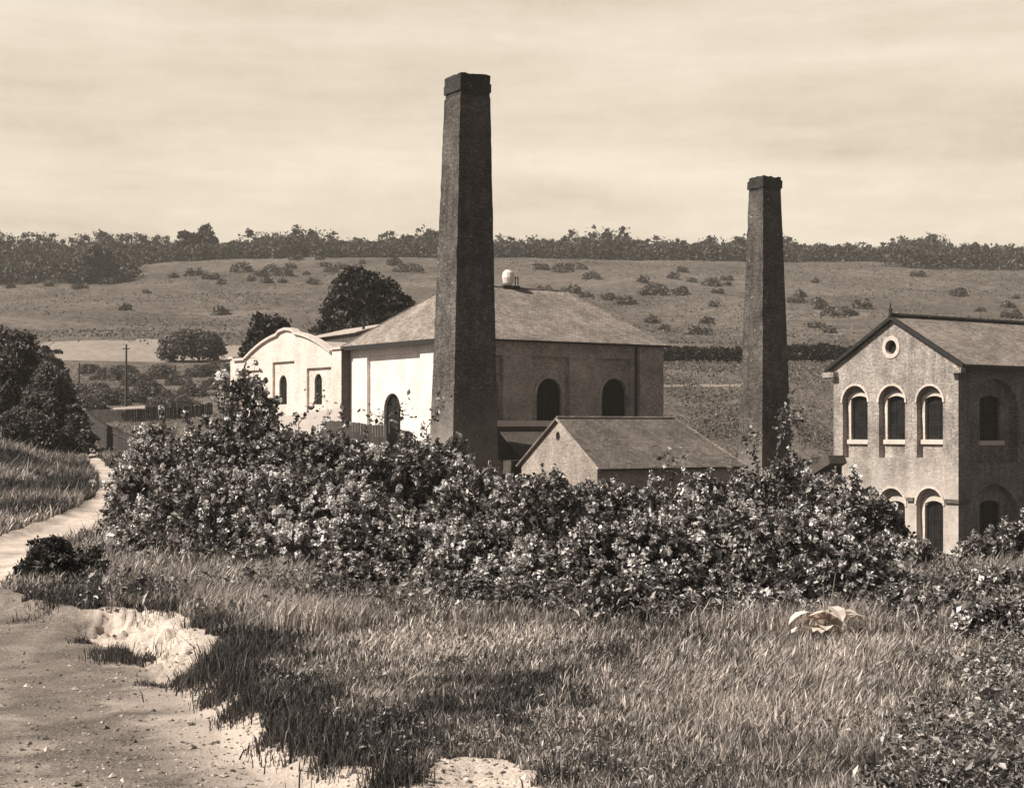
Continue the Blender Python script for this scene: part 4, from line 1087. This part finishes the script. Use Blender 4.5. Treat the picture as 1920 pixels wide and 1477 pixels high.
# ------------------------------------------------------------------ grass
def blades(X, Y, h, w, lean, r, tone, name, mat, label, cat_='grass'):
    n = len(X); Z = height(X, Y); P = np.stack([X, Y, Z-.02], 1)
    a = r.rand(n)*math.pi; side = np.stack([np.cos(a), np.sin(a)*.6, np.zeros(n)], 1)
    bend = lean + r.normal(size=(n,2))*.36; bend3 = np.concatenate([bend, np.zeros((n,1))], 1)
    hh = h[:,None]; ww = w[:,None]
    mid = P + np.array([0,0,1])*hh*.55 + bend3*hh*.22
    tip = P + np.array([0,0,1])*hh*.92 + bend3*hh*.75
    V = np.stack([P-side*ww, P+side*ww, mid-side*ww*.8, mid+side*ww*.8, tip], 1).reshape(-1,3)
    o = (np.arange(n)*5)[:,None]; fi = np.concatenate([o+np.array([[0,1,3,2]]), o+np.array([[2,3,4]])], 1).ravel()
    tot = np.tile([4,3], n)
    ob = mesh_np(name, V, fi, tot, mat, tone=np.repeat(tone, 5)); tag(ob, label, cat_, kind='stuff'); return ob

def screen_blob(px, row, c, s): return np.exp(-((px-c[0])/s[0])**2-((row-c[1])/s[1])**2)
def meadow():
    r = rs(99); n = 760000
    # sample distance so density per picture area is fairly even
    d = 1/(r.rand(n)*(1/8.5-1/50.)+1/50.); u = r.uniform(-.40, .44, n); X = u*d; Y = d
    z = base_z(X, Y); px = 960+F*X/Y; row = HOR-F*z/Y
    sdR = np.where(inside(ROAD, X, Y), -1, 1)*pdist(ROAD, X, Y); sdP = np.where(inside(PATH, X, Y), -1, 1)*pdist(PATH, X, Y)
    wob = (fbm(X, Y, 1.6, 33)-.5)*.45
    keep = (sdR+wob > -.03) & ((sdP+wob*.6 > -.02) | (Y < 22))
    sS = np.where(inside(SCAR, X, Y), -1, 1)*pdist(SCAR, X, Y); keep &= (sS+wob*1.2 > .05)
    sC = np.where(inside(PATCH, X, Y), -1, 1)*pdist(PATCH, X, Y); keep &= (sC+wob*.8 > .0)
    dens = fbm(X, Y, 1.1, 51); keep &= (r.rand(n) < .35+1.3*dens)
    X, Y, px, row, sdR = X[keep], Y[keep], px[keep], row[keep], sdR[keep]; n = len(X)
    c = fbm(X, Y, .9, 61); c2 = fbm(X, Y, 3.0, 67)
    h = (.020+.0028*Y+.05*c2)*(.5+.9*c)*np.exp(np.clip(r.normal(size=n)*.35,-1,.7))
    tall = screen_blob(px,row,(350,1030),(110,60)) + .5*screen_blob(px,row,(250,990),(160,50)); h = h*(1+1.2*tall)
    h = np.where(px < 200, h*1.3, h)*(1+.45*sstep(1000, 1500, px))
    straw = .75*screen_blob(px,row,(980,1160),(130,40)) + .6*screen_blob(px,row,(780,1210),(120,60)) + .75*tall + .5*screen_blob(px,row,(1600,1240),(140,60)) + .45*screen_blob(px,row,(1330,1290),(200,80))+ .35*screen_blob(px,row,(1450,1440),(250,50))
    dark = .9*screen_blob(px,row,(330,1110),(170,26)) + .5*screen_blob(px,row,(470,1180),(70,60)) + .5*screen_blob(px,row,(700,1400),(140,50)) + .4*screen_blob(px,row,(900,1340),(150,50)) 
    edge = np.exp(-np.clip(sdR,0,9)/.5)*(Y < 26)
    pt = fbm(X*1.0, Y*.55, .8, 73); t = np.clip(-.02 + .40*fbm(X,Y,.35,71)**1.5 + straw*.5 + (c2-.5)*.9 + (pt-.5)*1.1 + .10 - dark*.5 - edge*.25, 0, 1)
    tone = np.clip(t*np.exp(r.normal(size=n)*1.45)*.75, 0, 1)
    w = np.maximum(.0040, .00042*Y)*np.exp(np.clip(r.normal(size=n)*.4,-1,.9))
    w2 = fbm(X, Y, .25, 81)
    lean = np.stack([.16+.6*(w2-.4)+.9*(fbm(X,Y,1.3,85)-.5), .9*(fbm(X,Y,1.3,87)-.5)], 1)*(.3+.6*np.clip(t*2,0,1))[:,None]
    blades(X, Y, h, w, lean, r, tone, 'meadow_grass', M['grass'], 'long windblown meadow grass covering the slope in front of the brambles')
    # seed heads and taller stalks
    n2 = 3600; k = r.choice(n, n2, p=(.15+t)/(.15+t).sum()); Xs = X[k]+r.normal(size=n2)*.03; Ys = Y[k]
    blades(Xs, Ys, h[k]*r.uniform(1.1,1.7,n2)+.03, w[k]*.8, lean[k], r, np.clip(.6+r.rand(n2)*.5,0,1), 'seeding_grass', M['grass'], 'pale seeding stalks standing above the meadow grass')
meadow()

def fringe():
    r = rs(211); n = 60000; d = 1/(r.rand(n)*(1/21.-1/33.)+1/33.); px = r.uniform(200, 1960, n); X = (px-960)/F*d; z = base_z(X, d); row = HOR-F*z/d
    c = fbm(X, d, .7, 213, 3); ok = (c > .50) & (row > 1035) & ~inside(ROAD, X, d) & ~inside(SCAR, X, d) & ~inside(PATH, X, d); X, d, c = X[ok], d[ok], c[ok]; n = len(X)
    h = (.16+.9*(c-.5))*np.exp(r.normal(size=n)*.35); h = np.minimum(h, .55)
    blades(X, d, h, np.full(n, .0105)*np.exp(r.normal(size=n)*.3), np.stack([.25+.8*(fbm(X, d, .8, 215)-.5), 0*X], 1), r, np.clip(.05+.35*r.rand(n)**2*2+(c-.5), 0, 1), 'fringe_grass', M['grass'], 'taller wispy grass growing up through the front of the thicket')
fringe()

def bank_scrub():
    r = rs(221); n = 60000; d = 1/(r.rand(n)*(1/100.-1/195.)+1/195.); px = r.uniform(1180, 2000, n); X = (px-960)/F*d; c = fbm(X, d*.6, .35, 223, 4)+r.normal(size=n)*.04; k = c > .50; X, d = X[k], d[k]; n = len(X)
    P = np.stack([X, d, base_z(X, d)+r.rand(n)*.45], 1); V, f, t = leaf_mesh(P, .10, r, .7, .8); o = mesh_np('bank_herbage', V, f, t, M['scrub']); tag(o, 'coarse tufted herbage covering the steep bank behind the works', 'herbage', kind='stuff')
bank_scrub()

def tussocks():
    """dark rank tufts overhanging the chalk edge"""
    r = rs(123); XS, YS, HS = [], [], []
    for (px, row, s, h, n) in ((345,1246,.14,.12,400),(225,1180,.16,.14,500),(405,1262,.38,.26,2600),(370,1252,.2,.2,900),(430,1290,.3,.24,1800),(560,1378,.3,.22,2200),(610,1400,.3,.22,2200),(520,1372,.12,.16,500),(235,1203,.42,.15,1800),(200,1196,.2,.1,500),(155,1176,.16,.1,400),
                               (290,1250,.2,.08,350),(660,1425,.3,.2,1800),(735,1462,.2,.2,1200),(1045,1472,.14,.2,700),(470,1320,.3,.2,1500),(330,1140,.5,.22,1600),(250,1128,.5,.2,1500),(120,1128,.5,.16,1100),(40,1140,.3,.06,400),(395,1175,.3,.25,1300),(440,1235,.3,.25,1300)):
        x, y = G(px, row); XS.append(x+r.normal(size=n)*s*.5); YS.append(y+r.normal(size=n)*s*.6); HS.append(h*.62*np.exp(r.normal(size=n)*.4))
    X, Y, h = map(np.concatenate, (XS, YS, HS)); n = len(X)
    blades(X, Y, h, np.full(n, .006)*r.uniform(.6,1.5,n), np.tile([[.05,-.1]], (n,1)), r, np.clip(r.normal(size=n)*.12-.05,0,1), 'rank_grass', M['grass'], 'dark rank tufts of grass overhanging the chalky road edge')
tussocks()

def left_bank():
    r = rs(143); n = 120000; d = r.uniform(46, 88, n); px = r.uniform(-120, 215, n); X = (px-960)/F*d; Y = d
    sdP = np.where(inside(PATH, X, Y), -1, 1)*pdist(PATH, X, Y); k = sdP > .0; X, Y = X[k], Y[k]; n = len(X)
    c = fbm(X, Y, .5, 91); h = (.10+.26*c)*np.exp(r.normal(size=n)*.35); t = np.clip((c-.47)*1.2, 0, .45)*np.exp(r.normal(size=n)*.8)
    blades(X, Y, h, np.full(n, .02)*r.uniform(.7,1.5,n), np.tile([[.2,0]], (n,1)), r, np.clip(t,0,1), 'bank_grass', M['grass'], 'tall tussocky grass on the bank left of the path')
    # rough herbage on the slopes round the works
    n = 120000; d = 1/(r.rand(n)*(1/90.-1/215.)+1/215.); px = r.uniform(-150, 2100, n); X = (px-960)/F*d; c = fbm(X, d, .25, 92); k = c > .5; X, d, c = X[k], d[k], c[k]; n = len(X)
    blades(X, d, .16+.3*(c-.4), np.full(n, .035)*r.uniform(.7,1.5,n)*d/130, np.tile([[.2,0]], (n,1)), r, np.clip(r.rand(n)*.5-.1,0,1), 'rough_grass', M['grass'], 'rough tufted grass on the slopes around the works')
left_bank()

def herb(seed, n, dr, pr, test, hgt, size, name, mat, label, cat_):
    r = rs(seed); d = 1/(r.rand(n)*(1/dr[0]-1/dr[1])+1/dr[1]); px = r.uniform(*pr, n); X = (px-960)/F*d; z = base_z(X, d); row = HOR-F*z/d
    ok = test(X, d, px, row) & ~inside(ROAD, X, d) & ~inside(PATH, X, d) & ~inside(SCAR, X, d) & ~inside(PATCH, X, d); X, d = X[ok], d[ok]; z = height(X, d); n = len(X)
    hm = hgt*(.5+1.1*fbm(X, d, 1.2, seed)); P = np.stack([X, d, z+r.rand(n)**.7*hm], 1)
    V, f_, t_ = leaf_mesh(P, size*np.exp(r.normal(size=n)*.45)*(d/14)**.45, r, .5, .9)
    o = mesh_np(name, V, f_, t_, M[mat]); tag(o, label, cat_, kind='stuff')
herb(177, 70000, (9., 27.), (1500, 2150), lambda X, d, px, row: fbm(X, d, 1.3, 95) + (px-1760)/420. + (row-1250)/1500. > .66, .40, .021, 'weeds', 'bushleaf', 'leafy nettles and weeds filling the lower right corner', 'weeds')
herb(178, 60000, (9., 30.), (-100, 2100), lambda X, d, px, row: fbm(X, d, .9, 96) > .54, .14, .014, 'herbs', 'bushleaf_b', 'small leafy herbs scattered through the meadow grass', 'herbs')
herb(179, 26000, (22., 34.), (150, 1900), lambda X, d, px, row: (row > 1010) & (screen_blob(px,row,(340,1040),(200,80)) < .4) & (fbm(X, d, .5, 97)+.25*fbm(X, d, 2., 98) > .60), .38, .026, 'bramble_runners', 'bushleaf_b', 'low straggling bramble runners spilling from the thicket into the grass', 'brambles')
def chalk_lumps():
    r = rs(8); Vs, Fs, Ts = [], [], []; o = 0
    base = np.array([(1,0,0),(-1,0,0),(0,1,0),(0,-1,0),(0,0,1),(0,0,-1)], float); tri = np.array([(0,2,4),(2,1,4),(1,3,4),(3,0,4),(2,0,5),(1,2,5),(3,1,5),(0,3,5)])
    n = 26000; d = 1/(r.rand(n)*(1/9.-1/30.)+1/30.); u = r.uniform(-.4, .1, n); X = u*d
    s1 = pdist(ROAD[:13], X, d, closed=False); ins = inside(ROAD, X, d); pr = np.where(ins, np.exp(-s1/1.0)*.5+.35, 0) + np.where(inside(PATCH, X, d) | inside(SCAR, X, d), .8, 0)
    k = r.rand(n) < pr; X, d = X[k], d[k]; Z = height(X, d)
    for x, y, z in zip(X, d, Z):
        s = min(.045, math.exp(r.normal()*.6)*.0085); v = base*(r.uniform(.6,1.2,(6,1)))*s*np.array([1.2,1,.7])+r.normal(size=(6,3))*s*.15+np.array([x,y,z+s*.2]); Vs.append(v); Fs.append(tri.ravel()+o); o += 6; Ts.append(np.full(8,3))
    ob = mesh_np('loose_stones', np.concatenate(Vs), np.concatenate(Fs), np.concatenate(Ts), M['stones']); tag(ob, 'loose chalk stones scattered on the road edge', 'stones', kind='stuff')
chalk_lumps()

# ------------------------------------------------------------------ light, sky, camera
sv = Vector((-.93, -.36, 0)).normalized(); EL = math.radians(44)
sdir = Vector((sv.x*math.cos(EL), sv.y*math.cos(EL), math.sin(EL)))
sl = bpy.data.lights.new('sun', 'SUN'); sl.energy = 4.6; sl.angle = math.radians(.6); sl.color = (1, .955, .87)
sl.energy = 5.0; sl.color = (1, .95, .85)
so = bpy.data.objects.new('sun', sl); COL.objects.link(so); so.rotation_euler = (-sdir).to_track_quat('-Z', 'Y').to_euler()

w = bpy.data.worlds.new('World'); SC.world = w; w.use_nodes = True; nt = w.node_tree
bg = nt.nodes['Background']
sky = nt.nodes.new('ShaderNodeTexSky'); sky.sky_type = 'NISHITA'; sky.sun_disc = False; sky.sun_elevation = EL; sky.sun_rotation = math.atan2(sv.x, sv.y)
bw = nt.nodes.new('ShaderNodeRGBToBW'); nt.links.new(sky.outputs[0], bw.inputs[0])
sep = mixrgb(nt, bw.outputs[0], (.50, .48, .50, 1), 1.0, 'MULTIPLY')
g = nt.nodes.new('ShaderNodeTexCoord').outputs['Generated']
xyz = nt.nodes.new('ShaderNodeSeparateXYZ'); nt.links.new(g, xyz.inputs[0])
mp = nt.nodes.new('ShaderNodeMapping'); mp.inputs['Scale'].default_value = (1.4, 1.0, 9.0); nt.links.new(g, mp.inputs['Vector'])
c1 = noise(nt, mp.outputs[0], 1.9, 10, .62, .12)
c3 = noise(nt, g, 9.0, 6, .75); c1 = mixrgb(nt, c1, c3, .24)
cloud = ramp(nt, c1, [(.34, (4.5, 3.8, 2.95, 1)), (.47, (5.9, 5.05, 4.0, 1)), (.62, (7.0, 6.15, 5.0, 1))])
el = nt.nodes.new('ShaderNodeMapRange'); nt.links.new(xyz.outputs[2], el.inputs[0]); el.inputs[1].default_value = .30; el.inputs[2].default_value = .02; el.inputs[3].default_value = .86; el.inputs[4].default_value = 1.10
cl2 = mixrgb(nt, cloud, el.outputs[0], 1.0, 'MULTIPLY')
fr = nt.nodes.new('ShaderNodeMapRange'); nt.links.new(xyz.outputs[1], fr.inputs[0]); fr.inputs[1].default_value = .62; fr.inputs[2].default_value = .90; fr.inputs[3].default_value = .0; fr.inputs[4].default_value = 1.0
nt.links.new(mixrgb(nt, sep, cl2, fr.outputs[0]), bg.inputs[0]); bg.inputs[1].default_value = .105

cam = bpy.data.cameras.new('camera'); cam.sensor_width = 36; cam.lens = F/1920*36; cam.shift_y = (HOR-738.5)/1920; cam.clip_end = 3000; cam.clip_start = .1
co = bpy.data.objects.new('camera', cam); COL.objects.link(co); co.location = (0,0,0); co.rotation_euler = (math.pi/2, 0, 0); SC.camera = co
SC.view_settings.view_transform = 'Standard'; SC.view_settings.look = 'None'; SC.view_settings.gamma = 1; SC.view_settings.exposure = .45

# ------------------------------------------------------------------ air
def haze():
    mb = MB(); mb.box((-1300, -60, -14), (1300, 960, 90)); o = mb.build('haze', bpy.data.materials.new('haze')); tag(o, kind='stuff')
    m = o.data.materials[0]; m.use_nodes = True; nt = m.node_tree; nt.nodes.clear()
    v = nt.nodes.new('ShaderNodeVolumePrincipled'); v.inputs['Density'].default_value = .00027; v.inputs['Color'].default_value = (1, .93, .82, 1)
    v.inputs['Anisotropy'].default_value = 0.0
    out = nt.nodes.new('ShaderNodeOutputMaterial'); nt.links.new(v.outputs[0], out.inputs['Volume'])
haze()
